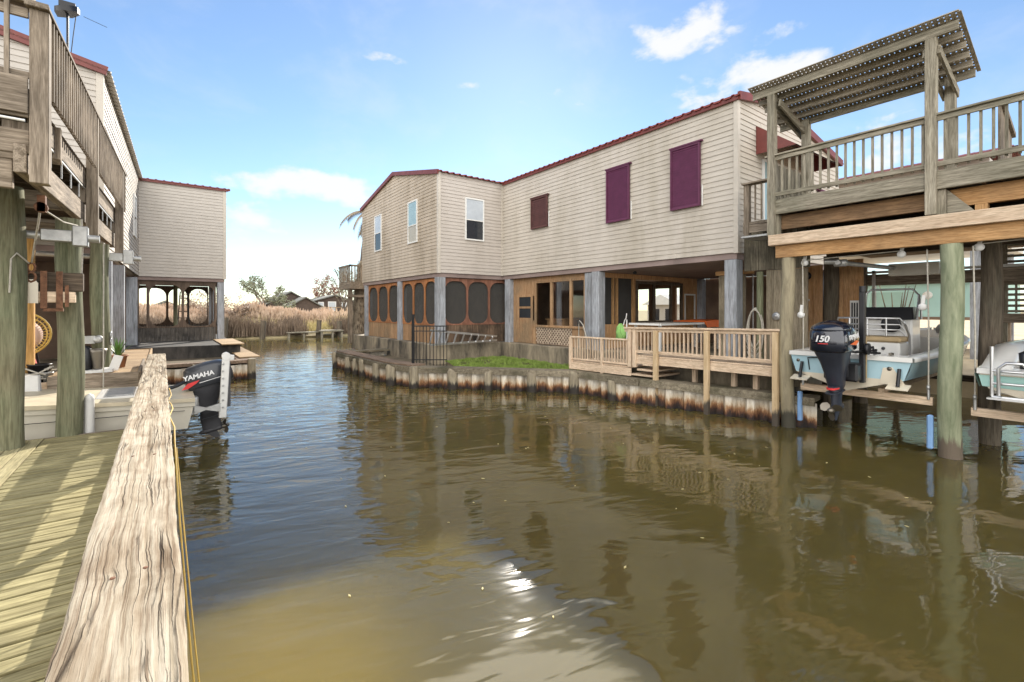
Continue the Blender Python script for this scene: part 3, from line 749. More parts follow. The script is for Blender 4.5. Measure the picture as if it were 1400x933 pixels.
m=MB(); m.tube([(11.2,10.75,1.1),(11.1,10.95,1.9),(11.1,11.12,2.05),(11.15,11.2,1.9),(11.2,11.25,1.1)],.018,8)
solo('white_hose',m,M['rope'],'thin white hose looped against the middle blue-grey house post','hose',(11.2,10.75,1.1))
# ================================================================== BOAT SHED / BALCONY on the right
PX=10.27
def pole(x,y,r,z0,z1,mat,label,group='round poles of the boat slips on the right',name='slip_pole'):
    m=MB(); n=9; pts=[];rs=[]
    for k in range(n):
        z=z0+(z1-z0)*k/(n-1); pts.append((x+.022*math.sin(k*1.1+x*3),y+.022*math.cos(k*.9+y*2),z)); rs.append(r*(1.05-.08*k/(n-1)))
    m.tube(pts,rs,18,jit=.018)
    return solo(name,m,mat,label,'pole',(x,y,z0),group)
pole(10.3,4.33,.128,-.9,3.47,M['polewet2'],'brown round pole at the near end of the pine deck, left of the black outboard')
pole(10.27,1.83,.148,-.9,3.47,M['polewet'],'thick mossy green round pole standing in the water between the two lifted boats')
pole(11.9,1.6,.14,-.9,3.6,M['poledk'],'dark pole just behind the thick mossy green pole')
pole(13.4,1.75,.125,-.9,3.6,M['poledk'],'slimmer dark pole, second one behind the thick mossy green pole')
pole(13.0,4.48,.16,-.9,3.7,M['poledk'],'dark pole against the cedar board wall behind the black outboard')
pole(14.5,4.35,.16,-.9,3.5,M['poledk'],'dark pole at the back of the slip left of the teal building')
pole(10.27,-1.3,.19,-.9,3.47,M['polewet'],'green round pole at the far side of the second boat slip')
HB=thing('header_beam','long orange pine header beam with pale cap board carried by the boat slip poles','beam',(10.3,1.5,3.5))
m=MB(); m.box(10.1,10.34,-5,4.62,3.73,3.95); m.build('cap_board',M['pny'],HB,bevel=.006)
m=MB(); m.box(10.2,10.3,-5,4.52,3.475,3.727); m.build('lower_beam',M['ory'],HB,bevel=.006)
m=MB(); m.box(10.45,10.55,-5,4.5,3.5,3.9); m.build('inner_beam',M['dky'],HB)
# balcony
B=thing('balcony','raised grey-green timber balcony with baluster railing above the boat slips','balcony',(10.6,1,4.7))
XBk=10.42
YL=4.78
m=MB(); m.box(XBk-.02,XBk+.03,-6,YL,4.42,4.70); m.build('rim_joist',M['ggy'],B,bevel=.006)
m=MB(); m.box(XBk+.03,13.6,YL-.05,YL,4.42,4.70); m.build('side_rim_joist',M['ggx'],B,bevel=.006)
fl_=MB(); x=XBk+.0
while x<13.6: fl_.box(x,x+.135,-6,YL-.001,4.702,4.735); x+=.143
fl_.build('floor_board',M['ggy'],B)
for k in range(18):
    y=YL-.3-k*.6; m=MB(); m.box(XBk+.031,13.6,y-.02,y+.02,4.42,4.698); m.build('joist',M['dkx'],B)
m=MB(); m.box(XBk+.2,XBk+.3,1.9,YL-.1,4.12,4.418); m.build('support_beam',M['orb'],B,bevel=.006)
m=MB(); m.box(XBk+.2,XBk+.3,-6,1.9,4.12,4.418); m.build('support_beam',M['ory'],B,bevel=.006)
m=MB(); m.box(XBk+1.9,XBk+2.0,-6,YL-.1,4.12,4.418); m.build('support_beam',M['dky'],B)
for y in (4.65,2.0,-.7):
    m=MB(); m.box(XBk+.04,XBk+.19,y-.075,y+.075,3.96,4.418); m.build('stub_post',M['ggz'],B,bevel=.006)
m=MB(); m.box(XBk+.2,XBk+.34,1.45,1.6,3.96,4.118); m.build('stub_post',M['orz'],B)
m=MB(); m.prism([(XBk+.1,1.92,4.415),(XBk+.1,1.58,4.0),(XBk+.1,1.58,3.97),(XBk+.1,1.92,3.97)],(.05,0,0)); m.build('knee_brace',M['ggy'],B)
m=MB(); m.box(XBk-.07,XBk+.09,-6,YL+.03,5.655,5.69); m.build('top_rail',M['ggy'],B,bevel=.005)
m=MB(); m.box(XBk-.03,XBk+.01,-6,YL,5.565,5.652); m.build('upper_rail',M['ggy'],B,bevel=.005)
m=MB(); m.box(XBk-.03,XBk+.01,-6,YL,4.80,4.885); m.build('bottom_rail',M['ggy'],B,bevel=.005)
b0=MB(); b0.box(XBk+.012,XBk+.047,YL-.15-.018,YL-.15+.018,4.78,5.65); b0=b0.build('baluster',M['ggz'],B)
k=1
while k<60:
    yy=-.142*k
    if abs(YL-.15+yy-2.1)>.1: part_copy(b0,(0,yy,0))
    k+=1
# return railing at the left side, solid inner gate screen
m=MB(); m.box(XBk+.1,12.3,YL-.06,YL-.02,5.5,5.6); m.build('side_rail',M['wgx'],B); m=MB(); m.box(XBk+.1,12.3,YL-.06,YL-.02,4.8,4.88); m.build('side_rail',M['wgx'],B)
bb=MB(); bb.box(XBk+.2,XBk+.3,YL-.1,YL-.062,4.8,5.55); bb=bb.build('side_baluster',M['ggz'],B)
for k in range(1,10): part_copy(bb,(k*.18,0,0))
# inner stair screen near the right pergola post
m=MB()
for k in range(9): m.box(10.95+k*.13,11.06+k*.13,1.35,1.38,4.78,5.75-.03*k)
m.beam((10.9,1.33,5.82),(12.15,1.33,5.5),.05,.08); m.build('inner_board_screen',M['wgz'],B)
# small lower landing left of the balcony
St=thing('stair_landing','small weathered stair landing with short railing between big house and balcony','landing',(10.9,5.2,4.2))
m=MB(); m.box(10.78,10.9,5.36,5.48,4.1,5.28); m.build('post',M['wgz'],St,bevel=.006)
m=MB(); m.box(10.72,10.95,4.83,5.5,5.28,5.315); m.build('rail',M['wgy'],St)
for k in range(3): m=MB(); m.box(10.84,10.87,4.95+k*.14,4.98+k*.14,4.45,5.28); m.build('baluster',M['wgz'],St)
m=MB(); m.box(10.8,12.6,4.83,5.5,4.36,4.42); m.build('tread',M['wgx'],St)
m=MB(); m.box(10.8,10.85,4.83,5.5,4.17,4.35); m.build('rim',M['wgy'],St)
m=MB(); m.box(10.7,11.4,4.7,5.5,4.05,4.09); m.build('metal_flashing',M['galv'],St)
# pergola
P=thing('pergola','grey-green timber pergola with sloping lattice roof on the balcony','pergola',(11.2,3.4,4.735))
def pz(x): return 7.12-(x-10.35)*.3
for (x,y,z0) in ((10.42,4.68,3.97),(10.42,2.1,4.0),(11.66,4.5,4.736),(11.66,2.08,4.736)):
    m=MB(); m.box(x-.075,x+.075,y-.075,y+.075,z0,pz(x)-.02); m.build('post',M['ggz'],P,bevel=.007)
for k,x in enumerate((10.36,10.64,10.9,11.16,11.41,11.66)):
    m=MB(); d_=.15 if k in (0,5) else .11; m.box(x-.02,x+.02,1.75,5.05,pz(x)-d_,pz(x)-.001); m.build('rafter',M['ggy' if k in (0,5) else 'pergy'],P)
for y in (4.62-.1,2.0,4.62+.02,2.19):
    m=MB(); m.beam((10.4,y,pz(10.4)-.34),(11.78,y,pz(11.78)-.30),.04,.15); m.build('side_beam',M['ggx'],P)
la=MB(); y=1.72
while y<5.08:
    la.beam((10.2,y,pz(10.2)+.012),(11.78,y,pz(11.78)+.012),.054,.014); y+=.074
la.build('lattice_slat',M['pergx'],P)
la=MB(); x=10.2
while x<11.77:
    la.beam((x,1.72,pz(x)+.027),(x,5.08,pz(x)+.027),.062,.014); x+=.08
la.build('lattice_slat',M['pergy'],P)

# weathered plank walls between house and slip
W_=thing('plank_wall','weathered vertical plank wall with darker mouldy boards above, left of the brown slip pole','wall',(11.8,5.4,1.1))
def boards(name,x,y0,y1,z0,z1,mat,w=.19,parent=W_):
    m=MB(); y=y0; k=0
    while y<y1-.01:
        e=min(y+w,y1); m.box(x+.006*(k%2),x+.03+.006*(k%2),y,e-.006,z0,z1); y=e;k+=1
    return m.build(name,mat,parent)
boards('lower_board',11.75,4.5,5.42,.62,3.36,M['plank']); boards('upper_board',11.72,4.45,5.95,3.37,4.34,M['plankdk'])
m=MB(); m.cyl((11.68,5.53,.6),(11.68,5.53,3.33),.075); m.build('round_post',M['pole'],W_)
boards('inner_board',12.4,6.25,7.0,1.07,3.35,M['plank'])
m=MB(); m.box(12.33,12.38,6.0,7.05,3.35,3.46); m.build('cap_rail',M['ory'],W_)
C_=thing('cedar_wall','reddish cedar board wall at the back of the slip behind the black outboard','wall',(13,4.8,1))
boards('board',12.9,4.62,5.5,.9,3.5,M['cedar'],.2,C_); boards('board',13.1,3.85,4.4,.9,3.6,M['cedar'],.2,C_)
m=MB(); m.box(12.85,12.9,4.93,5.02,2.35,2.43); m.box(12.85,12.9,4.9,4.98,2.62,2.67); m.build('outlet_box',M['whiteplastic'],C_)
m=MB(); m.box(13.0,13.05,3.9,4.08,1.85,2.62); lv=m.build('louvred_cabinet',M['white'],C_)
m=MB()
for k in range(3): m.box(12.99,13.0,3.92+k*.05,3.95+k*.05,1.9,2.57)
m.build('slot',M['black'],lv)
m=MB(); m.lathe([(0,0),(.05,0),(.1,.05),(.1,.09),(0,.09)],(12.8,4.95,3.25),'x',12); m.build('flood_light',M['black'],C_)
# hose coil & round fixture
m=MB()
for k in range(6):
    pts=[]
    for i in range(25):
        t=math.pi*2*i/24; pts.append((11.66-.012*k,5.62+(.17+.012*(k%3))*math.sin(t),1.95+(.5+.02*k)*math.cos(t)-.03*k))
    m.tube(pts,.016,6,caps=False)
for k in range(5):
    m.tube([(11.6-.01*k,5.45+.35*i/8,1.25-.28*math.sin(math.pi*i/8)+.13*k) for i in range(9)],.014,6)
solo('hose_coil',m,M['rope'],'coiled pale garden hose hanging on the weathered plank wall','hose',(11.66,5.62,1.95))
m=MB(); m.lathe([(.085,0),(.1,-.03),(.075,-.05),(.045,-.045),(.03,-.08),(0,-.085)],(11.745,5.17,2.25),'x',18)
solo('shower_fixture',m,M['galv'],'round chrome shower handle plate on the weathered plank wall','fixture',(11.745,5.17,2.25))

# lifts : cradle beams with cables and pulleys
def lift(x,y0,y1,z,label,yb0):
    T=thing('boat_lift',label,'boat lift',(x,(y0+y1)/2,z),'boat lifts on the right')
    m=MB(); m.box(x-.05,x+.05,y0,y1,z,z+.13); m.build('cradle_beam',M['pny'],T,bevel=.005)
    m=MB(); m.box(x+4.0,x+4.1,y0,y1,z,z+.13); m.build('cradle_beam',M['dky'],T)
    for y in (y0+.05,y1-.05):
        m=MB(); m.cyl((x-.06,y,z+.1),(x-.06,y,z+.3),.02); m.lathe([(0,-.02),(.04,-.02),(.04,.02),(0,.02)],(x-.06,y,z+.3),'y',10); m.build('cable_hook',M['galv'],T)
        m=MB(); m.tube([(x-.06,y,z+.3),(x-.04,y,2.0),(x+.0,y+.03,3.42)],.012,6); m.build('cable',M['rope'],T)
    for yy in (yb0+.35,yb0-.35):
        m=MB(); m.box(x-.08,x+4.2,yy-.045,yy+.045,z+.133,z+.2); m.build('bunk_board',M['pnx'],T)
    return T
lift(10.35,2.06,4.08,.80,'wooden lift cradle hanging on cables under the light blue boat',3.1)
lift(10.35,-.9,1.6,.72,'wooden lift cradle hanging on cables under the white and seafoam boat',.3)
def pulley(x,y,z,lab):
    m=MB(); m.lathe([(0,-.03),(.06,-.03),(.06,-.02),(.035,-.0),(.06,.02),(.06,.03),(0,.03)],(x,y,z),'x',14); m.beam((x,y,z+.02),(x,y-.02,z+.2),.03,.05)
    solo('pulley',m,M['whiteplastic'],lab,'pulley',(x,y,z),'cable pulleys under the header beam')
pulley(10.42,4.05,3.35,'small pulley next to the brown pole at the pine deck'); pulley(10.42,2.5,3.38,'pulley on a bracket left of the thick mossy green pole'); pulley(10.42,1.52,3.4,'pulley right of the thick mossy green pole')
pulley(10.30,4.07,2.3,'lower pulley hanging on the cable beside the brown pole'); pulley(10.36,2.2,2.45,'lower pulley hanging in front of the teal building')
m=MB(); m.tube([(10.42,4.05,3.4),(10.42,3.3,3.42),(10.42,2.5,3.44)],.01,6); m.tube([(10.42,1.52,3.45),(10.42,-2,3.6)],.01,6)
solo('lift_cable',m,M['rope'],'pale lift cable stretched level below the header beam','cable',(10.42,3,3.42))
Sh=thing('lift_drive','grey pipe drive shaft with motor box hanging below the boat shed ceiling','lift motor',(11.5,3.2,3.3))
m=MB(); m.cyl((10.5,3.5,3.32),(13.1,3.25,3.33),.045); m.build('drive_pipe',M['galv'],Sh)
m=MB(); m.box(13.0,13.25,2.5,3.35,3.16,3.42); m.build('motor_box',M['gelgrey'],Sh)
m=MB(); m.lathe([(0,-.1),(.07,-.1),(.07,.1),(0,.1)],(10.65,3.5,3.32),'y',12); m.cyl((10.6,3.75,3.36),(10.6,3.5,3.34),.05); m.build('gearbox',M['galv'],Sh)
for x,y,z0,z1,l in ((10.38,4.12,.15,.75,'short blue bumper strip on the brown pole below the blue boat'),(10.2,2.07,.1,.66,'blue bumper strip on the mossy green pole at the water')):
    m=MB(); m.box(x-.05,x+.05,y-.04,y+.04,z0,z1); solo('blue_bumper',m,M['bluefoam'],l,'bumper',(x,y,z0),'blue bumper strips',bevel=.02)
# shed ceiling and rear frame
Sf=thing('boat_shed_frame','dark timber ceiling and rear beam of the boat shed behind the header beam','frame',(13,1,3.6))
m=MB(); m.box(10.6,17,-6,4.8,3.95,3.98); m.build('ceiling_board',M['orb'],Sf)
for x in (11.4,12.4,13.4): m=MB(); m.box(x-.04,x+.04,-6,4.7,3.7,3.945); m.build('joist',M['dky'],Sf)
m=MB(); m.box(14.5,14.6,-.2,4.5,3.02,3.3); m.build('rear_beam',M['wgy'],Sf)
m=MB(); m.box(14.45,14.5,-.2,4.3,3.32,3.38); m.build('white_strip',M['white'],Sf)
m=MB(); m.box(14.45,14.56,4.0,4.06,.8,3.4); m.build('white_pipe',M['whiteplastic'],Sf)
# --------------------------------------------------------------- outboard builder
def sup(a,b,p,n=24,cx=0,z=0,tilt=0):
    o=[]
    for k in range(n):
        t=2*math.pi*k/n; c,s_=math.cos(t),math.sin(t)
        o.append((cx+a*math.copysign(abs(c)**(2/p),c),b*math.copysign(abs(s_)**(2/p),s_),z+tilt*(a*math.copysign(abs(c)**(2/p),c))))
    return o
def outboard(parent,Mx,cowl,mid,sc=1.0,band=True,big=True,fat=1.0,cl=1.0,cb=1.0):
    """local frame: +x towards the boat, z up, origin at the transom clamp height"""
    T=Mx@Matrix.Scale(sc,4)
    O=MB(); O.M=T
    O.loft([sup(.15*fat,.13,3,cx=-.14,z=-.5),sup(.19*fat,.15,3,cx=-.17,z=-.3),sup(.27*fat,.2,3,cx=-.2,z=-.05),sup(.34,.235,3.2,cx=-.24,z=.10),sup(.37,.255,3.4,cx=-.24,z=.17)])
    out=O.build('outboard_motor',mid,parent)
    c=MB(); c.M=T@Matrix.Translation((-.1*(cl-1),0,0))@Matrix.Diagonal((cl,cb,1,1))
    c.loft([sup(.375,.26,3.6,cx=-.24,z=.175),sup(.40,.285,3.6,cx=-.25,z=.2),sup(.405,.29,3.5,cx=-.25,z=.36),sup(.39,.28,3.3,cx=-.245,z=.52,tilt=-.03),sup(.36,.25,3.0,cx=-.23,z=.62,tilt=-.06),sup(.27,.18,2.7,cx=-.19,z=.685,tilt=-.1),sup(.1,.07,2.3,cx=-.16,z=.71,tilt=-.1)])
    cw=c.build('cowl',cowl,out)
    if big:
        g=MB(); g.M=T@Matrix.Diagonal((1,cb,1,1)); g.loft([sup(.30,.262,2.6,cx=-.33,z=.56),sup(.315,.272,2.6,cx=-.33,z=.585),sup(.29,.25,2.6,cx=-.33,z=.63),sup(.22,.17,2.6,cx=-.31,z=.69),sup(.08,.07,2.4,cx=-.26,z=.73)]); g.build('top_scoop',M['navy'],cw)
    l=MB(); l.M=T
    l.loft([sup(.19*fat,.06,2.2,cx=-.15,z=-.93),sup(.18*fat,.06,2.2,cx=-.15,z=-.78),sup(.18*fat,.09,2.4,cx=-.15,z=-.6),sup(.15*fat,.13,3,cx=-.14,z=-.5)])
    l.loft([sup(.3,.11,3,cx=-.2,z=-.62),sup(.3,.11,3,cx=-.2,z=-.605)])
    l.loft([sup(.27,.09,3,cx=-.18,z=-.53),sup(.2,.1,3,cx=-.16,z=-.5)])
    l.lathe([(.0,.16),(.035,.12),(.06,.04),(.065,-.1),(.06,-.3),(.05,-.34),(0,-.34)],T.inverted()@ (T@V((0,0,-.93))),'x',14)
    l.prism([(.02,.008,-.97),(-.22,.008,-.97),(-.26,.008,-1.15),(-.17,.008,-1.16)],(0,-.016,0))
    l.build('lower_unit',mid,out)
    if band:
        r=MB(); r.M=T; r.loft([sup(.275,.095,3,cx=-.18,z=-.545),sup(.275,.095,3,cx=-.18,z=-.515)]); r.build('red_band',M['redmark'],out)
    p=MB(); p.M=T
    p.lathe([(.05,-.34),(.055,-.36),(.05,-.47),(.02,-.5),(0,-.5)],(0,0,-.93),'x',12)
    for k in range(3):
        a=k*2*math.pi/3+.5; rows=[]
        for i,rr in enumerate((.045,.10,.155,.19)):
            w=(.06,.15,.17,.06)[i]; row=[]
            for j in range(5):
                u=(j/4-.5); ang=a+u*w/rr*.9 if rr>0 else a
                row.append((-.41+u*w*.65,rr*math.cos(ang),-.93+rr*math.sin(ang)))
            rows.append(row)
        vs=[q for r_ in rows for q in r_]; p.add(vs,[(i*5+j,i*5+j+1,i*5+j+6,i*5+j+5) for i in range(3) for j in range(4)],True)
    p.build('propeller',M['steel'],out)
    b=MB(); b.M=T
    for y in (-.15,.1): b.prism([(.0,y,.12),(.12,y,.14),(.16,y,-.3),(.02,y,-.42),(-.03,y,-.2)],(0,.05,0))
    b.cyl((0,-.16,.05),(0,.16,.05),.045); b.cyl((.06,0,-.3),(.06,0,.05),.05)
    b.build('clamp_bracket',M['motgrey'],out)
    return out,cw,T
# --------------------------------------------------------------- hull builder (local: x from stern 0 to bow L, y across, z up)
def hull(parent,Mx,L_,bw,zg,zc,zk,sheer,side,bottom,cap,floor_z,floor,bowp=.62):
    st=[];n=18
    for i in range(n+1):
        t=i/n; x=L_*t
        k=1 if t<bowp else max(.02,math.cos((t-bowp)/(1-bowp)*math.pi/2)**.75)
        b=bw/2*(1-.06*(1-min(1,t*4)))*k
        bc=b*(.88 if t<bowp else .88-.35*(t-bowp)/(1-bowp))
        up=sheer*t**2; fz=zc+(zg-zc)*.55*max(0,(t-.55)/.45)**2; kz=zk+(zg-zk)*.8*max(0,(t-.7)/.3)**2.2
        st.append((x,b,bc,zg+up,fz,kz))
    s=MB(); s.M=Mx
    for sg in (1,-1):
        rows=[[(x,sg*bc,fz),(x,sg*(bc+(b-bc)*.65),fz+(g-fz)*.5),(x,sg*b,g)] for x,b,bc,g,fz,kz in st]
        s.loft(rows,False,True,False)
    x,b,bc,g,fz,kz=st[0]
    s.quad((x,-bc,fz),(x,bc,fz),(x,b,g),(x,-b,g))
    so=s.build('hull_side',side,parent)
    m=MB(); m.M=Mx
    for sg in (1,-1):
        rows=[[(x,0,kz),(x,sg*bc*.5,(kz+fz)/2-.01),(x,sg*bc,fz)] for x,b,bc,g,fz,kz in st]
        m.loft(rows,False,True,False)
    m.quad((0,0,zk),(0,st[0][2],zc),(0,-st[0][2],zc)); 
    m.build('hull_bottom',bottom,parent)
    m=MB(); m.M=Mx
    for sg in (1,-1):
        rows=[]
        for x,b,bc,g,fz,kz in st:
            i_=max(.01,b-.2)
            rows.append([(x,sg*(b+.02),g-.05),(x,sg*(b+.025),g+.005),(x,sg*b,g+.03),(x,sg*i_,g+.025),(x,sg*i_,max(floor_z,g-.35) if x<L_*.8 else g)])
        m.loft(rows,False,True,False)
    m.prism([(-.03,-b0_,z_) for b0_,z_ in ()] or [(-.03,-st[0][1],zg-.05),(-.03,st[0][1],zg-.05),(-.03,st[0][1],zg+.028),(-.03,-st[0][1],zg+.028)],(.45,0,0))
    m.add([(L_*.72,-st[13][1]+.1,zg+sheer*.55),(L_*.72,st[13][1]-.1,zg+sheer*.55),(L_*.97,.05,zg+sheer*.95),(L_*.97,-.05,zg+sheer*.95),(L_*.72,-st[13][1]+.1,floor_z),(L_*.72,st[13][1]-.1,floor_z)],[(0,1,2,3),(4,5,1,0)])
    m.build('gunwale',cap,parent)
    m=MB(); m.M=Mx; m.add([(.42,-bw/2+.2,floor_z),(L_*.72,-bw/2+.25,floor_z),(L_*.72,bw/2-.25,floor_z),(.42,bw/2-.2,floor_z),(.42,-bw/2+.2,zg),(.42,bw/2-.2,zg)],[(0,1,2,3),(0,3,5,4)]); m.build('cockpit_floor',floor,parent)
    return st
# light blue bay boat
BB=thing('bay_boat','light blue and white centre console boat with large black outboard hanging on a lift','boat',(10.0,3.2,.95))
X0,Y0=10.0,3.2
Mx=Matrix.Translation((X0,Y0,0))
hull(BB,Mx,6.0,2.02,1.57,1.2,.93,.35,M['gelblue'],M['gelcream'],M['gel'],1.25,M['deckgrey'])
def bp_(name,mat,mb,bev=0,par=None): mb2=mb; return mb2.build(name,mat,par or BB,bev)
# pads at the transom bottom (pod, trim tabs)
for y in (Y0-.78,Y0+.72):
    m=MB(); m.prism([(X0-.2,y-.15,1.06),(X0-.2,y+.15,1.06),(X0-.0,y+.15,1.12),(X0-.0,y-.15,1.12)],(0,0,.02)); tb=bp_('trim_tab',M['gelcream'],m)
    m=MB(); m.cyl((X0-.13,y,1.11),(X0-.03,y,1.4),.028); m.build('actuator',M['black'],tb)
m=MB(); m.prism([(X0-.012,Y0-.86,1.12),(X0-.012,Y0-.5,1.12),(X0-.012,Y0-.55,1.4),(X0-.012,Y0-.68,1.42)],(.02,0,0)); bp_('tab_backplate',M['gelcream'],m)
o,cw,T=outboard(BB,Matrix.Translation((X0-.45,Y0-.03,1.56))@Matrix.Rotation(R(-4),4,'Y'),M['navy'],M['navymat'],.93,cb=1.12)
m=MB(); m.box(X0-.42,X0-.0,Y0-.3,Y0+.22,1.15,1.46); bp_('engine_bracket',M['black'],m,.03)
for k in range(3):
    m=MB(); m.tube([(X0-.25,Y0-.25+.05*k,1.66),(X0-.05,Y0-.42-.05*k,1.75-.05*k),(X0+.15,Y0-.38,1.62)],.02,7); m.build('engine_hose',M['black'],o)
m=MB(); m.lathe([(.07,-.025),(.1,-.025),(.1,.025),(.07,.025)],(X0-.18,Y0-.38,1.72),'y',14); m.build('hose_loop',M['black'],o)
Rx=lambda v: T@V(v)
def side_text(s,size,lx,lz,mat,par,out=.296,sh=0,n='lettering'):
    Q=T@Matrix.Translation((lx,-out,lz))@Matrix.Rotation(R(90),4,'X'); return textmesh(s,size,Q,n,mat,par,.003,sh,.003)
side_text('YAMAHA',.12,-.22,.43,M['whitemark'],cw,.328)
Q=T@Matrix.Translation((-.66,.02,.42))@Matrix.Rotation(R(-90),4,'Z')@Matrix.Rotation(R(90),4,'X')
textmesh('150',.16,Q@Matrix.Translation((-.02,0,0)),'lettering',M['whitemark'],cw,.004,.25,.004)
m=MB(); m.M=T; m.prism([(-.40,-.329,.315),(-.12,-.329,.27),(.02,-.329,.33),(-.12,-.329,.36),(-.2,-.329,.34)],(0,.004,0)); m.build('orange_flash',M['orangemark'],cw)
m=MB(); m.M=T; m.prism([(-.657,-.06,.33),(-.657,.1,.33),(-.657,.1,.345),(-.657,-.06,.345)],(.005,0,0)); m.build('red_stripe',M['redmark'],cw)
# shallow water anchor
An=MB(); An.box(X0-.18,X0-.08,2.87,2.95,1.12,2.72); An.cyl((X0-.13,2.91,2.72),(X0-.13,2.91,2.82),.05); ao=bp_('anchor_pole',M['black'],An,.01)
m=MB(); m.box(X0-.1,X0-.07,2.86,2.88,1.2,1.9); m.build('guide_strip',M['tan'],ao)
# leaning post with cooler seat, console
m=MB(); m.box(X0+1.15,X0+1.75,Y0-.5,Y0+.5,1.3,1.78); bp_('cooler_seat',M['gel'],m,.03)
m=MB(); m.box(X0+1.12,X0+1.78,Y0-.52,Y0+.52,1.78,1.88); bp_('seat_cushion',M['tan'],m,.03)
m=MB()
for z in (2.02,2.12,2.24):
    m.tube([(X0+1.25,Y0+.55,z-.1),(X0+1.14,Y0+.5,z),(X0+1.12,Y0,z),(X0+1.14,Y0-.5,z),(X0+1.25,Y0-.55,z-.1)],.02 if z>2.2 else .015,8)
for y in (-.55,.55): m.tube([(X0+1.25,Y0+y,2.14),(X0+1.55,Y0+y,1.9),(X0+1.6,Y0+y,1.3)],.022,8)
for y in (-.3,0,.3): m.tube([(X0+1.12,Y0+y,1.9),(X0+1.12,Y0+y,2.24)],.014,6)
bp_('rod_rack_backrest',M['alu'],m)
for y in (Y0-.25,Y0+.2): m=MB(); m.lathe([(0,0),(.03,0),(.03,.02),(0,.02)],(X0+1.13,y,1.66),'x',10); bp_('latch',M['motgrey'],m)
m=MB(); m.loft([[(X0+2.3,Y0-.42,z),(X0+2.95+.1*(1.2-z)*.3,Y0-.42,z),(X0+2.95,Y0+.42,z),(X0+2.3,Y0+.42,z)] for z in (1.25,2.2)],True,False); co=bp_('console',M['gel'],m,.04)
m=MB(); m.loft([[(X0+2.22,Y0-.46,2.2),(X0+2.8,Y0-.42,2.2),(X0+2.8,Y0+.42,2.2),(X0+2.22,Y0+.46,2.2)],[(X0+2.34,Y0-.42,2.46),(X0+2.75,Y0-.4,2.46),(X0+2.75,Y0+.4,2.46),(X0+2.34,Y0+.42,2.46)]],True,False); m.build('dashboard',M['black'],co,bevel=.02)
m=MB(); m.tube([(X0+2.5,Y0+.45,2.2),(X0+2.6,Y0+.45,2.75),(X0+2.6,Y0+.36,2.84),(X0+2.6,Y0-.36,2.84),(X0+2.6,Y0-.47,2.7),(X0+2.4,Y0-.47,2.2)],.022,8); m.tube([(X0+2.75,Y0-.47,2.2),(X0+2.7,Y0-.47,2.55),(X0+2.62,Y0-.46,2.72)],.02,8); m.build('grab_rail',M['alu'],co)
m=MB(); m.quad((X0+2.6,Y0-.4,2.45),(X0+2.6,Y0+.4,2.45),(X0+2.62,Y0+.36,2.78),(X0+2.62,Y0-.36,2.78)); m.build('windscreen',M['winglass'],co)
m=MB(); m.lathe([(.13,-.02),(.17,-.02),(.17,.02),(.13,.02)],(X0+2.2,Y0-.1,2.1),'x',18); m.build('steering_wheel',M['black'],co)
# bow trolling motor and small things
m=MB(); m.loft([sup(.35,.09,2.5,cx=0,z=0),sup(.35,.12,2.5,cx=0,z=.1),sup(.2,.08,2.5,cx=0,z=.2)]); m.v=[v+V((X0+4.7,Y0-.45,1.86)) for v in m.v]; m.cyl((X0+4.4,Y0-.45,2.02),(X0+5.3,Y0-.5,2.0),.05); bp_('trolling_motor',M['galv'],m)
for x,y in ((1.9,-.96),(3.3,-.93),(.25,-.6),(.25,.6)):
    m=MB(); m.box(X0+x-.08,X0+x+.08,Y0+y-.02,Y0+y+.02,1.6+.01*x,1.64+.02*x); bp_('cleat',M['steel'],m)
m=MB(); m.tube([(X0-.0,Y0+.6,1.25),(X0-.03,Y0+.62,1.48),(X0-.03,Y0+.3,1.52)],.012,6); bp_('pump_hose',M['black'],m)
m=MB(); m.lathe([(0,0),(.035,0),(.035,.02),(0,.02)],(X0-.016,Y0-.64,1.39),'x',10); m.lathe([(0,0),(.03,0),(.03,.02),(0,.02)],(X0-.016,Y0+.8,1.42),'x',10); bp_('thru_hull_fitting',M['steel'],m)

# white and seafoam boat
SB=thing('skiff','white and seafoam boat with folding swim ladder on its stern, right of the mossy pole','boat',(9.95,.42,.85))
X1,Y1=9.95,.42; Mx=Matrix.Translation((X1,Y1,0))
hull(SB,Mx,6.2,2.25,1.49,1.22,.92,.5,M['gelcream'],M['gelcream'],M['gel'],1.1,M['gel'])
m=MB(); 
m.quad((X1-.006,Y1+.35,1.22),(X1-.006,Y1+1.0,1.25),(X1-.006,Y1+1.04,1.42),(X1-.006,Y1+.2,1.42)); bp_('seafoam_panel',M['seafoam'],m,0,SB)
m=MB()
rows=[]
for i in range(10):
    t=i/9; rows.append([(X1+6.2*t*.6,Y1+1.03,1.24+.1*t),(X1+6.2*t*.6,Y1+1.085+.03*min(1,t*4),1.43+.5*(t*.6)**2)])
m.loft(rows,False,True,False); bp_('seafoam_band',M['seafoam'],m,0,SB)
m=MB(); secs=[]
for k in range(14):
    t=k/13; x=X1+.05+3.0*t; w=.08+.1*math.sin(math.pi*min(1,t*1.5)/1); zz=1.5+.34*min(1,t*2.2)**.8
    secs.append([(x,Y1+1.06,1.49),(x,Y1+1.04,zz-.03),(x,Y1+.9,zz),(x,Y1+.72,zz-.02),(x,Y1+.7,1.49)])
m.loft(secs,True,True); bp_('raised_coaming',M['gel'],m,0,SB)
m=MB(); x=X1-.13
for y in (Y1+.88,Y1+.42):
    m.cyl((x,y,1.13),(x,y,1.86 if y>1.2 else 1.78),.022)
for z in (1.12,1.32,1.5): m.tube([(x,Y1+.88,z),(x-.03,Y1+.65,z),(x,Y1+.42,z)],.02,8)
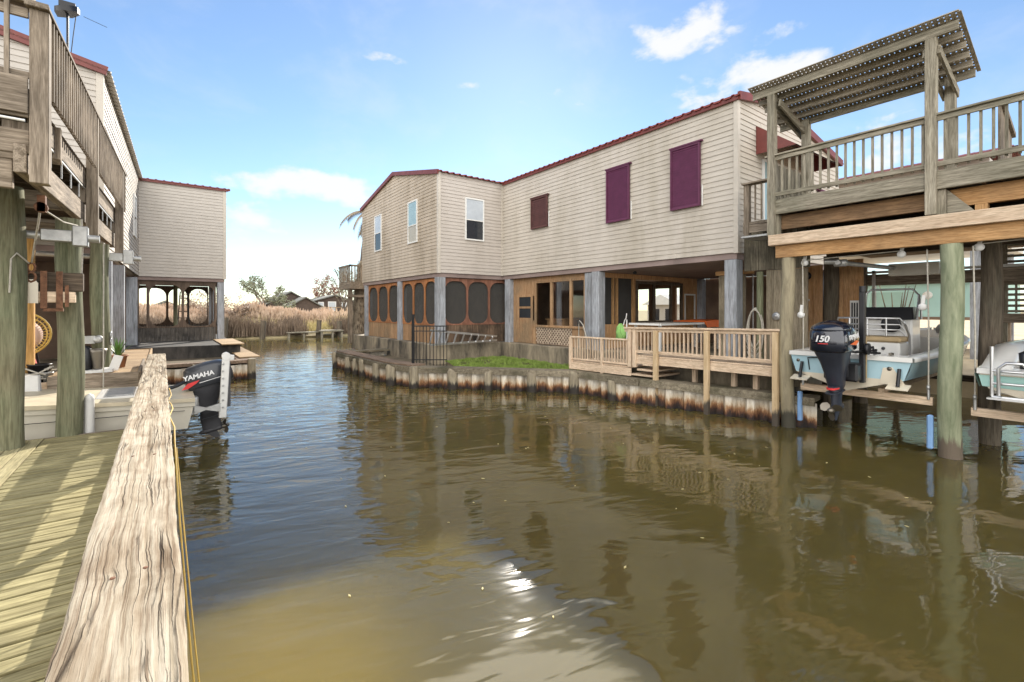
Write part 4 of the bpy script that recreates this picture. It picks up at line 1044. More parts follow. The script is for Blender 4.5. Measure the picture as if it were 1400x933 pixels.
m.tube([(x-.08,Y1+.8,1.15),(x-.1,Y1+.8,1.55),(x-.1,Y1+.72,1.63),(x-.1,Y1+.56,1.63),(x-.1,Y1+.5,1.55),(x-.08,Y1+.5,1.15)],.022,8); m.box(x-.12,x+.03,Y1+.38,Y1+.92,1.09,1.115)
bp_('swim_ladder',M['alu'],m,0,SB)
m=MB(); m.prism([(X1-.3,Y1+.02,.99),(X1-.3,Y1+.5,1.04),(X1,Y1+.5,1.1),(X1,Y1+.02,1.05)],(0,0,.02)); tb=bp_('trim_tab',M['steel'],m,0,SB)
m=MB(); m.tube([(X1-.2,Y1+.25,1.08),(X1-.1,Y1+.23,1.28),(X1-.04,Y1+.2,1.42)],[.04,.05,.035],9); m.build('actuator',M['black'],tb)
m=MB(); m.tube([(X1+.35,Y1+.6,1.5),(X1+.3,Y1+.6,1.74),(X1+.35,Y1+.52,1.8),(X1+.45,Y1+.45,1.66)],[.05,.06,.05,.03],9); bp_('black_cleat_hook',M['black'],m,0,SB)
for y in (Y1+.1,Y1-.5):
    m=MB(); m.lathe([(0,0),(.03,0),(.03,.02),(0,.02)],(X1-.02,y,1.3),'x',10); bp_('thru_hull_fitting',M['black'],m,0,SB)

# things behind the slips
Tb=thing('teal_house','long low teal building on stilts seen through the boat shed','building',(25,5,2))
m=MB(); m.box(25,31,3.2,8.2,2.12,3.52); m.build('wall',M['teal'],Tb)
m=MB(); m.box(24.7,31.2,3.0,8.4,3.52,3.62); m.build('roof',M['white'],Tb); m=MB(); m.box(24.96,31,3.1,8.25,2.0,2.118); m.build('floor_edge',M['dkwall'],Tb)
m=MB(); m.box(24.93,25,3.12,3.2,2.0,3.6); m.build('corner_trim',M['white'],Tb)
m=MB(); m.lathe([(0,0),(.16,0),(.16,-.05),(.07,-.06),(0,-.06)],(24.99,5.15,3.0),'x',14); m.build('vent_cap',M['white'],Tb)
for x,y in ((25.5,3.5),(25.5,7.9),(30,3.5),(30,7.9)):
    m=MB(); m.box(x-.12,x+.12,y-.12,y+.12,.6,2.0); m.build('stilt_post',M['wgz'],Tb)
Sl=thing('slatted_screen','grey horizontal slat screen above a wooden rail, right of the dark slip poles','screen',(16,.8,2))
m=MB()
for k in range(14): m.box(16,16.03,-.4,1.95,2.34+k*.13,2.40+k*.13)
m.build('slat',M['ggy'],Sl)
for y in (1.9,.95,0): m=MB(); m.box(15.97,16.06,y-.04,y+.04,.7,4.1); m.build('post',M['ggz'],Sl)
m=MB(); m.box(15.9,16.08,-.4,2.1,3.02,3.1); m.box(15.9,16.08,-.4,2.1,2.1,2.32); m.build('rail',M['wgy'],Sl)
m=MB()
for k in range(16): m.box(16.031,16.045,-.4+k*.15,-.36+k*.15,2.33,3.02)
m.build('upright_slat',M['ggz'],Sl)
m=MB(); m.lathe([(0,0),(.35,.02),(.42,.1),(.3,.2),(0,.22)],(18.5,1.15,1.85),'z',14); m.cyl((18.5,1.15,.6),(18.5,1.15,1.86),.05)
solo('patio_table',m,M['galv'],'small round grey patio table beyond the slatted screen','table',(18.5,1.15,.62))
m=MB()
for k in range(9):
    a=random.uniform(-.5,.5);l=random.uniform(.9,1.5); m.tube([(18.6,4.6,.62),(18.6+a*.1,4.6+a*.3,1.6),(18.6+a*.5+.1*math.sin(k),4.6+a*l,2.2+l*.7)],[.045,.03,.008],6)
solo('bare_shrub',m,M['plank'],'bare pale shrub with thin branches in front of the teal building','shrub',(18.6,4.6,.62))
for x,y,l in ((22,3.0,'left of the two short stump posts in the dry yard'),(22.3,2.72,'right of the two short stump posts in the dry yard')):
    m=MB(); m.cyl((x,y,.55),(x,y,1.6),.13,.12); solo('stump_post',m,M['plank'],l,'post',(x,y,.6),'stump posts in the yard')
# neighbour roof behind
Nb=thing('neighbour_house','neighbour house with red metal roof just showing above the balcony floor','house',(23,2,.6))
m=MB(); m.box(23,31,3.1,14,4.9,7.7); m.build('wall',M['sidL'],Nb)
m=MB(); ribroof(m,(22.4,2.85,7.75),(22.4,14.3,7.75),(27,2.85,8.9),(27,14.3,8.9)); ribroof(m,(31.6,2.85,7.75),(31.6,14.3,7.75),(27,2.85,8.901),(27,14.3,8.901)); m.beam((22.4,2.85,7.7),(22.4,14.3,7.7),.05,.16); m.build('roof',M['red'],Nb)
for x,y in ((23.5,3.5),(23.5,13.5),(30.5,3.5),(30.5,13.5),(23.5,9),(30.5,9)): m=MB(); m.box(x-.15,x+.15,y-.15,y+.15,.6,4.9); m.build('stilt_post',M['post'],Nb)

Wh=thing('reflection_house','pale house with white roof added behind the carport windows as their reflection','house',(42,29,.6))  # added to make the panes bright, in place of a reflected house
m=MB(); m.box(39,46,26,29.5,.6,2.9); m.build('wall',M['sidL'],Wh)
m=MB(); m.prism([(38.6,25.6,2.9),(38.6,29.9,2.9),(38.6,27.75,3.9)],(7.8,0,0)); m.build('roof',M['white'],Wh)
for y in (26.6,28.1): m=MB(); m.box(38.95,38.99,y,y+.8,1.4,2.5); m.build('window',M['glassdark'],Wh)
# ================================================================== LEFT BANK
sx=lambda y,x0=-1.045,y0=7.03: x0+.0375*(y-y0)
# dock
DK=thing('dock','green-tinted plank dock in the foreground with timber rail','dock',(-1,4,.6))
ZD=.6
m=MB(); y=-2.0
while y<9.02:
    dz=random.uniform(-.003,.003); m.box(-1.32,-.09,y,y+.121,ZD-.04,ZD+dz); y+=.145
m.build('plank',M['deck'],DK,bevel=.004)
m=MB()
for k in range(12): m.box(-1.32-.145*(k+1),-1.32-.145*k-.008,-2,9.16,ZD-.04,ZD+.006-.002*(k%3))
m.build('long_plank',M['deckY'],DK,bevel=.004)
m=MB(); m.box(-3.1,-.07,9.165,9.2,ZD-.24,ZD); m.box(-.085,-.05,-2,8.62,ZD-.24,ZD+.0); m.build('edge_joist',M['wgx'],DK)
m=MB(); m.box(-.16,-.11,-2,9.1,ZD,ZD+.36); m.build('curb_board',M['wgy'],DK,bevel=.005)
pr=MB()
for yy in (0.5,2.15,3.85,5.5,7.2,8.55):
    q=MB(); q.box(-.19,-.06,yy-.06,yy+.06,ZD-1.4,1.375); q.build('rail_post',M['wgz'],DK,bevel=.006)
# the big weathered timber (top rail)
tb=MB(); XL,XR_=-.245,.055; ZTp=1.46; Y0_,Y1_=-1.2,12.6; ny,nx=1500,40
def tim(u,y):
    w=.012*noise.noise((0,y*.9,1))+.004*noise.noise((3,y*4,1)); 
    x=XL+(XR_-XL)*u
    edge=min(u,1-u)
    z=ZTp
    z-=.012*max(0,1-edge/.08)**2
    q=(x+w*.6)
    g=noise.noise((q*26,y*.7,0)); g2=noise.noise((q*60,y*1.6,5)); g3=noise.noise((q*9+2,y*.45,9))
    cr=max(0,1-abs(g3)/.045); cr*=max(0,min(1,.35+1.6*noise.noise((q*3,y*.35,4))))
    cr2=max(0,1-abs(noise.noise((q*17,y*.5,31)))/.07)*max(0,min(1,noise.noise((q*5,y*.6,14))*2.2+.1))
    z+=.006*g+.003*g2-.022*cr-.010*cr2
    for yc,am in ((4.1,.6),(6.05,1),(7.6,.7),(8.8,1),(10.0,.8),(11.2,.8)):
        d=abs(y-yc-.05*noise.noise((q*9,yc,2))); 
        if d<.02: z-=.009*am*(1-d/.02)
    ex=0
    if edge<.001: ex=.008*noise.noise((u*9,y*1.3,6))+.004*noise.noise((u*9,y*7,6))
    return (x+ex,y,z)
rows=[[tim(j/nx,Y0_+(Y1_-Y0_)*(i/ny)) for j in range(nx+1)] for i in range(ny+1)]
vs=[p for r_ in rows for p in r_]; W=nx+1
tb.add(vs,[(i*W+j,i*W+j+1,(i+1)*W+j+1,(i+1)*W+j) for i in range(ny) for j in range(nx)],True)
bot=ZTp-.085
for j in (0,nx):
    e=[r_[j] for r_ in rows]; n_=len(e)
    mid=[(p[0]+(.01*noise.noise((7*j,p[1]*2.2,3))+ (-.012 if j else .012)),p[1],bot) for p in e]
    tb.add(e+mid,[(i,i+1,n_+i+1,n_+i) for i in range(n_-1)],True)
for r_ in (rows[0],rows[-1]):
    tb.add(r_+[(r_[-1][0],r_[-1][1],bot),(r_[0][0],r_[0][1],bot)],[tuple(range(nx+3))])
tb.add([(XL,Y0_,bot),(XR_,Y0_,bot),(XR_,Y1_,bot),(XL,Y1_,bot)],[(0,1,2,3)])
def timber_mat():
    m,nt,b=newmat('bleached_cracked_timber')
    def stretched(sx_,sy_,warp):
        v=coord(nt,(1,1,1),kind='World'); n=N(nt,'ShaderNodeTexNoise'); n.inputs['Scale'].default_value=2.6; n.inputs['Detail'].default_value=4; L(nt,v,n.inputs['Vector'])
        s_=N(nt,'ShaderNodeVectorMath',operation='MULTIPLY_ADD'); L(nt,n.outputs['Color'],s_.inputs[0]); s_.inputs[1].default_value=(warp,0,0); L(nt,v,s_.inputs[2])
        k=N(nt,'ShaderNodeMapping'); k.inputs['Scale'].default_value=(sx_,sy_,1); L(nt,s_.outputs[0],k.inputs[0]); return k.outputs[0]
    g=noise_t(nt,stretched(36,.8,.035),1,8,.68,.3)
    fi=noise_t(nt,stretched(120,2.4,.03),1,5,.6,.1)
    bl=noise_t(nt,stretched(6,2.6,.06),1,6,.62,.4)
    r=ramp(nt,g,[(.27,(.17,.125,.085)),(.38,(.32,.265,.19)),(.52,(.42,.365,.28)),(.72,(.50,.455,.365))])
    r2=ramp(nt,bl,[(.34,(.55,.47,.40)),(.55,(1.0,.99,.98))]); c=mixc(nt,.85,r.outputs[0],r2.outputs[0],'MULTIPLY')
    r3=ramp(nt,fi,[(.36,(.55,.46,.4)),(.5,(1.04,1.04,1.04))]); c=mixc(nt,.75,c,r3.outputs[0],'MULTIPLY')
    def cracks(sx_,sy_,w,lo):
        vo=N(nt,'ShaderNodeTexVoronoi',feature='DISTANCE_TO_EDGE'); vo.inputs['Scale'].default_value=1; L(nt,stretched(sx_,sy_,.06),vo.inputs['Vector'])
        q=ramp(nt,vo.outputs['Distance'],[(0,(0,0,0)),(w,(1,1,1))])
        mk=noise_t(nt,stretched(7,.8,.1),1.3,2,.5); mr=ramp(nt,mk,[(lo,(0,0,0)),(lo+.1,(1,1,1))])
        return mixc(nt,mr.outputs[0],(1,1,1),q.outputs[0])
    c1=cracks(9,.22,.018,.5); c2=cracks(32,.5,.035,.46)
    cr=mixc(nt,1,c1,c2,'MULTIPLY')
    dk=ramp(nt,cr,[(0,(.10,.06,.045)),(.8,(1,1,1))]); c=mixc(nt,1,c,dk.outputs[0],'MULTIPLY')
    L(nt,c,b.inputs['Base Color']); b.inputs['Roughness'].default_value=.85; b.inputs['Specular IOR Level'].default_value=.15
    bp1=N(nt,'ShaderNodeBump'); bp1.inputs['Strength'].default_value=.5; bp1.inputs['Distance'].default_value=.012; L(nt,fi,bp1.inputs['Height'])
    bp2=N(nt,'ShaderNodeBump'); bp2.inputs['Strength'].default_value=.6; bp2.inputs['Distance'].default_value=.02; L(nt,g,bp2.inputs['Height']); L(nt,bp1.outputs[0],bp2.inputs['Normal'])
    bp3=N(nt,'ShaderNodeBump'); bp3.inputs['Strength'].default_value=.8; bp3.inputs['Distance'].default_value=.03; L(nt,cr,bp3.inputs['Height']); L(nt,bp2.outputs[0],bp3.inputs['Normal'])
    L(nt,bp3.outputs[0],b.inputs['Normal']); return m
tb.build('timber_rail',timber_mat(),DK)
for q,(xx,yy) in enumerate(((-.14,2.15),(-.05,2.17),(-.15,3.86),(-.04,3.84),(-.13,5.5),(-.06,5.52),(-.14,7.2),(-.05,7.21))):
    zt_=tim((xx-XL)/(XR_-XL),yy)[2]; m=MB(); m.lathe([(0,.003),(.008,.003),(.009,0),(.006,-.02),(0,-.02)],(xx,yy,zt_),'z',10); m.build('nail_head',M['rust'],DK)
m=MB(); pts=[(.07+.02*math.sin(k*2.2),7.4-k*.42,1.40-.03*math.sin(k)) for k in range(8)]
m.tube(pts+[(.1,4.0,.9),(.14,3.4,.3),(.18,3.1,-.1)],.006,5); m.tube([(.09,4.6,1.3),(.16,3.6,.35),(.2,3.1,-.1)],.005,5)
solo('mooring_line',m,M['yellow'],'thin yellowish line trailing from the timber rail down into the water','rope',(.07,5,1.4))

# poles
def lpole(x,y,r,z1,lab): pole(x,y,r,-.9,z1,M['pole'],lab,'round green poles under the left balcony','balcony_pole')
lpole(-1.61,8.8,.163,4.0,'nearest thick green pole at the left edge of the picture beside the dock')
lpole(-1.075,9.27,.145,3.72,'second green pole standing behind the lift cradle')
lpole(-.95,11.9,.142,3.66,'third green pole with a metal eye beside the tan walkway')
# balcony
LBk=thing('balcony','weathered brown timber balcony with baluster railing on the left house','balcony',(-1,10,4.7))
def sb(name,y0,y1,dx0,dx1,z0,z1,mat,bev=.006):
    m=MB(); a,b=sx(y0),sx(y1); m.prism([(a+dx0,y0,z0),(a+dx1,y0,z0),(b+dx1,y1,z0),(b+dx0,y1,z0)],(0,0,z1-z0)); return m.build(name,M[mat],LBk,bevel=bev)
for y,zb in ((7.03,3.74),(10.3,3.55),(13.9,3.6)):
    m=MB(); x=sx(y); m.box(x-.075,x+.075,y-.075,y+.075,zb,5.57); m.build('post',M['wgz'],LBk,bevel=.007)
sb('top_rail',6.9,14.4,-.1,.09,5.57,5.61,'wgy'); sb('upper_rail',7.11,14.4,-.02,.02,5.46,5.565,'wgy'); sb('bottom_rail',7.11,14.4,.0,.04,4.76,4.84,'wgy')
sb('raised_rail',6.9,14.4,-.14,-.1,5.72,5.86,'wgy')
for y in (7.0,9.0,10.4,12.2,14.0): m=MB(); x=sx(y)-.08; m.box(x-.015,x+.03,y-.045,y+.045,5.612,5.8); m.build('rail_block',M['wgz'],LBk)
b0=MB(); y=7.2; x=sx(y); b0.box(x+.042,x+.078,y-.018,y+.018,4.7,5.565); b0=b0.build('baluster',M['wgz'],LBk)
for k in range(1,55):
    yy=7.2+k*.131
    if abs(yy-10.3)>.1 and abs(yy-13.9)>.1: part_copy(b0,(sx(yy)-sx(7.2),yy-7.2,0))
sb('rim_joist',7.11,14.4,-.12,-.08,4.40,4.68,'wgy')
fl_=MB(); y=6.95
while y<14.4: fl_.box(-4.2,sx(y)-.08,y,y+.135,4.69,4.725); y+=.142
fl_.build('floor_board',M['wgx'],LBk)
for k in range(14):
    y=7.2+k*.55; m=MB(); m.box(-4.2,sx(y)-.125,y-.02,y+.02,4.40,4.688); m.build('joist',M['dkx'],LBk)
sb('header_beam',7.0,14.2,-.2,-.1,3.84,4.14,'wgy')
for q in range(12):
    y=7.4+q*.6; m=MB(); x=sx(y)-.1; m.box(x,x+.015,y-.012,y+.012,4.15,4.36); m.build('tray_stud',M['galv'],LBk)
sb('tray_rail',7.1,14.1,-.1,-.08,4.36,4.385,'galv',0)
for y in (7.15,10.3,13.9):
    m=MB(); x=sx(y); m.box(-4,x-.205,y-.1,y-.02,3.98,4.25); m.build('cross_beam',M['wgx'],LBk,bevel=.006)
    m=MB(); m.box(x-.3,x-.08,y-.07,y+.07,4.145,4.39); m.build('blocking',M['wgz'],LBk)
# near end railing to the left
m=MB(); m.box(-4,-.97,6.94,7.10,5.615,5.65); m.box(-4,-1.13,6.98,7.02,5.47,5.565); m.build('end_rail',M['wgx'],LBk,bevel=.005)
m=MB(); m.box(-4,-1.125,6.98,7.02,4.84,4.9); m.build('end_bottom_rail',M['wgx'],LBk)
bb=MB(); bb.box(-1.30,-1.262,6.94,6.975,4.74,5.6); bb=bb.build('end_baluster',M['wgz'],LBk)
for k in range(1,16): part_copy(bb,(-.142*k,0,0))
m=MB(); m.box(-4,-1.125,6.97,7.01,4.42,4.7); m.build('end_rim_joist',M['wgx'],LBk,bevel=.006)
m=MB(); m.box(-4,-1.125,6.93,6.965,4.45,4.83); m.build('outer_board',M['wgx'],LBk,bevel=.006)
m=MB(); m.box(-4,-1.26,7.06,7.14,3.68,3.98); m.box(-4,-1.13,7.03,7.1,4.05,4.3); m.build('end_header',M['wgx'],LBk,bevel=.006)
m=MB(); m.tube([(-4,6.9,4.4),(-1.14,6.9,4.36)],.014,6); m.build('white_conduit',M['white'],LBk)
m=MB(); y=8.2; x=sx(y); m.prism([(x-.13,y-.05,4.3),(x-.13,y+.05,4.25),(x-.13,y+.05,4.7),(x-.13,y-.05,4.7)],(.1,0,0)); m.build('cleat_block',M['wgz'],LBk)
# wire rail
for k in range(2):
    pass
# drive shafts below
for (y,z,x0,x1,l) in ((8.9,3.42,-2.2,-.72,'near grey lift drive pipe with motor box below the left balcony header'),(12.2,3.45,-2.2,-.35,'far grey lift drive pipe below the left balcony header')):
    T_=thing('lift_drive',l,'lift motor',(x0,y,z),'lift drive pipes under the left balcony')
    m=MB(); m.cyl((x0,y,z),(x1,y,z-.01),.05); m.build('drive_pipe',M['galv'],T_)
    m=MB(); m.box(x1-.28,x1-.12,y-.08,y+.08,z-.13,z+.15); m.box(x1-.6,x1-.28,y-.06,y+.06,z-.08,z+.08); m.build('gear_housing',M['galv'],T_,bevel=.01)
# lift cradle between poles
LC=thing('lift_cradle','wooden boat lift cradle end with steel brackets hoisted between the left green poles','lift cradle',(-1.2,9.0,2.7))
m=MB(); m.box(-3.0,-.905,8.975,9.11,2.66,2.92); m.build('cradle_beam',M['dkx'],LC,bevel=.008)
m=MB(); m.box(-1.43,-.975,8.89,8.972,2.50,2.65); m.build('lower_board',M['pnx'],LC,bevel=.006)
for x in (-1.29,-1.135): m=MB(); m.box(x-.034,x+.034,8.878,8.888,2.42,2.93); m.build('steel_strap',M['rust'],LC)
m=MB(); m.box(-1.08,-1.04,8.878,8.888,2.44,2.74); m.box(-1.3,-1.1,8.9,8.97,2.38,2.42); m.build('steel_strap',M['rust'],LC)
m=MB(); m.tube([(-1.405+.04*math.cos(t*.785),8.86,2.97+.06*math.sin(t*.785)) for t in range(9)],.016,6); m.tube([(-1.405+.045*math.cos(t*.785),8.85,2.84+.065*math.sin(t*.785)) for t in range(9)],.016,6); m.build('shackle',M['rust'],LC)
m=MB(); m.prism([(-1.475,8.86,2.49),(-1.338,8.86,2.49),(-1.338,8.86,2.76),(-1.37,8.86,2.81),(-1.44,8.86,2.81),(-1.475,8.86,2.76)],(0,-.015,0)); m.build('white_tag',M['gelcream'],LC)
for pts,l in (([(-1.405,8.87,3.02),(-1.22,8.1,3.5),(-1.14,7.72,3.7)],'rope rising from the hoisted cradle to the rusty pulley next to the nearest pole'),([(-.93,9.08,2.9),(-.915,9.06,3.4),(-.93,9.08,3.7)],'cable on the front of the second green pole'),([(-1.15,7.7,3.6),(-1.05,8.5,3.56),(-.98,9.3,3.63)],'sagging cable below the left header beam'),([(-.86,11.3,3.6),(-.86,11.28,1.8),(-.86,11.25,.9)],'long vertical cable before the third green pole'),([(-1.56,8.6,2.62),(-1.545,8.6,3.05),(-1.5,8.62,3.13),(-1.42,8.8,3.02)],'short pale rope loop beside the nearest green pole')):
    m=MB(); m.tube(pts,.011,6); solo('lift_rope',m,M['rope'],l,'rope',pts[0],'lift ropes on the left')
m=MB(); m.lathe([(0,-.04),(.06,-.04),(.06,.04),(0,.04)],(-1.14,7.7,3.6),'y',12); m.box(-1.17,-1.1,7.66,7.76,3.55,3.74)
solo('rusty_pulley',m,M['rust'],'rusty rope pulley under the header next to the nearest green pole','pulley',(-1.14,7.7,3.6))
m=MB(); m.tube([(-.79+.0*t,11.8+.05*math.cos(t*.785),1.92+.06*math.sin(t*.785)) for t in range(9)],.014,6); m.tube([(-.79,11.8+.05*math.cos(t*.785),1.8+.06*math.sin(t*.785)) for t in range(9)],.014,6)
solo('metal_eye',m,M['galv'],'small metal eye and shackle on the third green pole','shackle',(-.79,11.8,1.92))

# left house
LH=thing('stilt_house','taupe sided house on stilts on the left bank with an open screened wing','house',(-1,18,0))
hx=lambda y: -.82+.0287*(y-25.4)
YA,YW=14.5,25.4
XE=2.34; ZTL=7.98
c=MB()
c.prism([(hx(YA)-.02,YA+.02,ZB),(hx(YW)-.02,YW+7,ZB),(-9,YW+7,ZB),(-9,YA+.02,ZB)],(0,0,ZTL-ZB-.03))
c.prism([(hx(YA)-.02,YA+.02,ZTL-.03),(-4.8,YA+.02,ZTL+.75),(-9,YA+.02,ZTL-.03)],(0,18,0))
c.prism([(-1.5,YW+.02,ZB+.003),(XE-.02,YW+.02,ZB+.003),(XE-.02,YW+5.4,ZB+.003),(-1.5,YW+5.4,ZB+.003)],(0,0,ZTL-ZB-.03))
c.build('upper_storey',M['trim'],LH)
fl=lambda s,z,o:(hx(s)+o,s,z)
s=MB(); siding(s,fl,ZB,ZTL,lambda z:(YA,YW)); s.build('long_wall_siding',M['sidL'],LH)
fwl=lambda s,z,o:(s,YW-o,z)
s=MB(); siding(s,fwl,ZB,ZTL,lambda z:(hx(YW),XE)); s.build('wing_wall_siding',M['sidL'],LH)
fel=lambda s,z,o:(s,YA-o,z)
def rl(z):
    if z<=ZTL: return (-9,hx(YA))
    k=(z-ZTL)/.78
    return None if k>=1 else (-9+k*4.2,hx(YA)-k*3.7)
s=MB(); siding(s,fel,ZB,ZTL+.74,rl); s.build('end_wall_siding',M['sidL'],LH)
t=MB(); t.box(hx(YA)-.1,hx(YA)+.035,YA-.035,YA+.1,ZB,ZTL); t.build('corner_trim',M['trim'],LH); t=MB(); t.box(XE-.09,XE+.035,YW-.035,YW+.1,ZB-.02,ZTL); t.build('corner_trim',M['trim'],LH)
r=MB(); ribroof(r,(hx(YA)+.16,YA-.1,ZTL+.0),(hx(YW)+.16,YW+.2,ZTL+.0),(-4.8,YA-.1,ZTL+.8),(-4.8,YW+.2,ZTL+.8)); ribroof(r,(-9.1,YA-.1,ZTL),(-9.1,YW+7,ZTL),(-4.8,YA-.1,ZTL+.801),(-4.8,YW+7,ZTL+.801))
r.build('roof',M['roofpale'],LH)
r=MB(); ribroof(r,(-1.5,YW-.13,ZTL+.0),(XE+.1,YW-.13,ZTL),(-1.5,YW+2.7,ZTL+.55),(XE+.1,YW+2.7,ZTL+.55)); ribroof(r,(-1.5,YW+5.5,ZTL+.0),(XE+.1,YW+5.5,ZTL),(-1.5,YW+2.7,ZTL+.551),(XE+.1,YW+2.7,ZTL+.551)); r.build('wing_roof',M['roof'],LH)
fa=MB(); fa.beam((hx(YW),YW-.07,ZTL-.03),(XE+.1,YW-.07,ZTL-.03),.05,.12); fa.build('fascia',M['red'],LH); fa=MB(); fa.beam((hx(YA)+.1,YA-.06,ZTL+.0),(-4.8,YA-.06,ZTL+.78),.06,.2); fa.beam((-4.8,YA-.06,ZTL+.78),(-9,YA-.06,ZTL),.06,.2)
fa.build('fascia',M['red'],LH); fa=MB(); fa.cyl((XE+.13,YW-.13,ZTL-.02),(XE+.13,YW+2.7,ZTL+.5),.06); fa.build('gutter',M['red'],LH)
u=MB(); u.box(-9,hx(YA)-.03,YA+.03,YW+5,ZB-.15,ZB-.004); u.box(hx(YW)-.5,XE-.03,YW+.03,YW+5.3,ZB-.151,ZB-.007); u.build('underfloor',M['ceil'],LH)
window(LH,fl,22.6,23.6,5.2,6.8,M['glassblindsky'],M['glassdark'])
for x,y,w_ in ((-1.12,14.75,.3),(-1.05,17.6,.34),(-.96,23.6,.34),(2.17,25.58,.27),(2.17,30.4,.27)):
    m=MB(); m.box(x-w_/2,x+w_/2,y-w_/2,y+w_/2,1.0,ZB-.16); m.build('stilt_post',M['post'],LH,bevel=.01)
m=MB(); m.box(-1.3,-1.2,15.2,23.3,1.1,ZB-.16); m.box(-6,-1.25,17.5,17.6,1.1,ZB-.16); m.box(-6,-5.9,11.3,17.5,1.1,ZB-.16); m.build('lower_wall',M['dkwall'],LH)
m=MB(); m.box(-1.2,-1.19,21.6,23.3,1.1,3.6); m.build('blue_door',M['post'],LH)
# open screened wing: near and far frames
def arches(y,xs,mat,nm,zs=1.62,zt=3.66,zz=.98):
    f_=lambda s,z,o:(s,y-o,z); fr=MB()
    for a_,b_ in zip(xs[:-1],xs[1:]): ringframe(fr,f_,a_,b_,zs,zt,.38,.05,.05,.14,.05)
    o=fr.build(nm,mat,LH)
    sk=MB(); nb=int((xs[-1]-xs[0])/.13)
    for k in range(nb):
        a_=xs[0]+(xs[-1]-xs[0])*k/nb; sk.box(a_,a_+(xs[-1]-xs[0])/nb-.006,y-.03-.004*(k%2),y,zz,zs)
    sk.build('skirt_board',M['skirtdk'],LH); return o
arches(25.58,(-.85,-.5,.73,1.98),M['frame3'],'arched_screen_frame'); arches(30.4,(-1.2,.2,1.1,2.0),M['frame3'],'arched_screen_frame')
m=MB(); m.box(-1.3,-1.2,25.6,30.4,1.0,3.68); m.build('wing_inner_wall',M['dkwall'],LH)
fyr=lambda s,z,o:(2.2-o,s,z)
m=MB()
for a_,b_ in ((25.75,27.3),(27.3,28.9),(28.9,30.3)): ringframe(m,fyr,a_,b_,1.62,3.66,.4,.07,.05)
m.build('arched_screen_frame',M['frame3'],LH)
# stepladder inside the wing
SLd=thing('step_ladder','dark step ladder standing inside the left screened wing','ladder',(.85,28,1.05))
m=MB(); m.beam((.55,28.0,1.06),(.7,28.1,3.3),.05,.05); m.build('side_rail',M['iron'],SLd); m=MB(); m.beam((1.1,28.0,1.06),(.98,28.1,3.3),.05,.05); m.build('side_rail',M['iron'],SLd)
for k in range(6): m=MB(); m.box(.57+.02*k,1.08-.02*k,28.0,28.1,1.35+k*.32,1.39+k*.32); m.build('rung',M['iron'],SLd)
m=MB(); m.tube([(.5,27.6,1.05),(.5,27.6,3.6)],.09,10); solo('porch_post',m,M['pole'],'green round post inside the left screened wing','post',(.5,27.6,1.05))
# foundation, bulkhead, walkway
g=MB(); g.box(-1.1,2.5,21.5,31,.2,1.03); g.box(-100,-1.099,20.2,60,.2,1.04)
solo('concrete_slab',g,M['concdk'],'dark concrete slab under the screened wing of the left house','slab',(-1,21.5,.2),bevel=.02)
LBp=[(2.42,30),(2.42,25),(2.40,18.7),(-.6,18.5),(-1.0,18.5)]
LBH=thing('bulkhead','dark sheet pile bulkhead in front of the left screened wing','seawall',(2,18.6,0))
sheet([(a,b) for a,b in LBp],'sheet_pile',LBH,.5,.5)
capline(LBp,-.3,.14,.56,.66).build('timber_cap',M['walkY'],LBH)
for k,(x,y,h) in enumerate(((2.5,18.55,.7),(2.58,21.0,.66),(2.58,23.2,.66),(.9,18.38,.62),(-.3,18.3,.62))):
    m=MB(); m.tube([(x,y,-.9),(x,y,h)],[.15,.13],12,jit=.03); solo('bulkhead_piling',m,M['piling'],('corner piling of the left bulkhead below the screened wing','piling along the channel side of the left bulkhead, nearer one','piling along the channel side of the left bulkhead, farther one','piling behind the grey outboard on the left bulkhead','piling near the far end of the timber rail on the left bulkhead')[k],'piling',(x,y,0),'pilings along the left bulkhead')
g=MB(); g.add([(-1.1,18.55,.555),(2.35,18.75,.555),(2.4,31,.555),(-1.1,31,.555)],[(0,1,2,3)]); struct('left_bank_soil',g,M['soil'])
m=MB()
for k in range(26): m.box(2.2+.0*k,2.86,19.2+k*.26,19.2+k*.26+.245,.68,.72)
solo('side_walk',m,M['walk'],'sunlit plank walk along the channel beside the left screened wing','walkway',(2.5,22,.68))
m=MB(); m.box(1.85,2.62,21.3,25.3,1.034,1.07); solo('porch_step',m,M['walk'],'sunlit pale timber edge at the corner of the left slab','step',(2.2,23,1.03))
WK=thing('walkway','tan timber walkway with stepped boxes behind the left boat slip','walkway',(-.8,14,.7))
m=MB(); y=11.35
while y<14.1: m.box(-1.6,-.38,y,y+.16,1.2,1.24); y+=.167
m.build('upper_plank',M['walk'],WK,bevel=.004)
m=MB(); m.box(-1.6,-.36,11.3,11.345,.72,1.235); m.box(-.375,-.33,11.346,14.1,.72,1.25); m.build('side_board',M['wgx'],WK,bevel=.006)
m=MB(); y=14.12
while y<18.3: m.box(-1.6,-.3,y,y+.16,1.14,1.18); y+=.167
m.build('plank',M['walk'],WK,bevel=.004)
m=MB(); m.box(-.295,-.25,14.12,18.35,.6,1.21); m.box(-1.6,-.25,18.31,18.36,.6,1.2); m.build('side_board',M['walk2'],WK,bevel=.006)
g=MB(); g.box(-100,-1.602,11.4,20.19,.2,1.1); solo('patio_slab',g,M['conc'],'concrete patio slab under the left balcony','patio',(-3,12,.2))
m=MB(); m.box(-4,-1.605,11.33,11.395,.75,1.14); solo('patio_edge',m,M['pnx'],'pale timber edge board in front of the left patio','edge board',(-2.5,11.36,.75))
m=MB(); m.box(-1.98,-1.83,11.72,11.86,1.1,3.66); m.build
solo('patio_post',m,M['yellowpost'],'square yellow pine post on the left patio','post',(-1.9,11.8,1.1),bevel=.006)
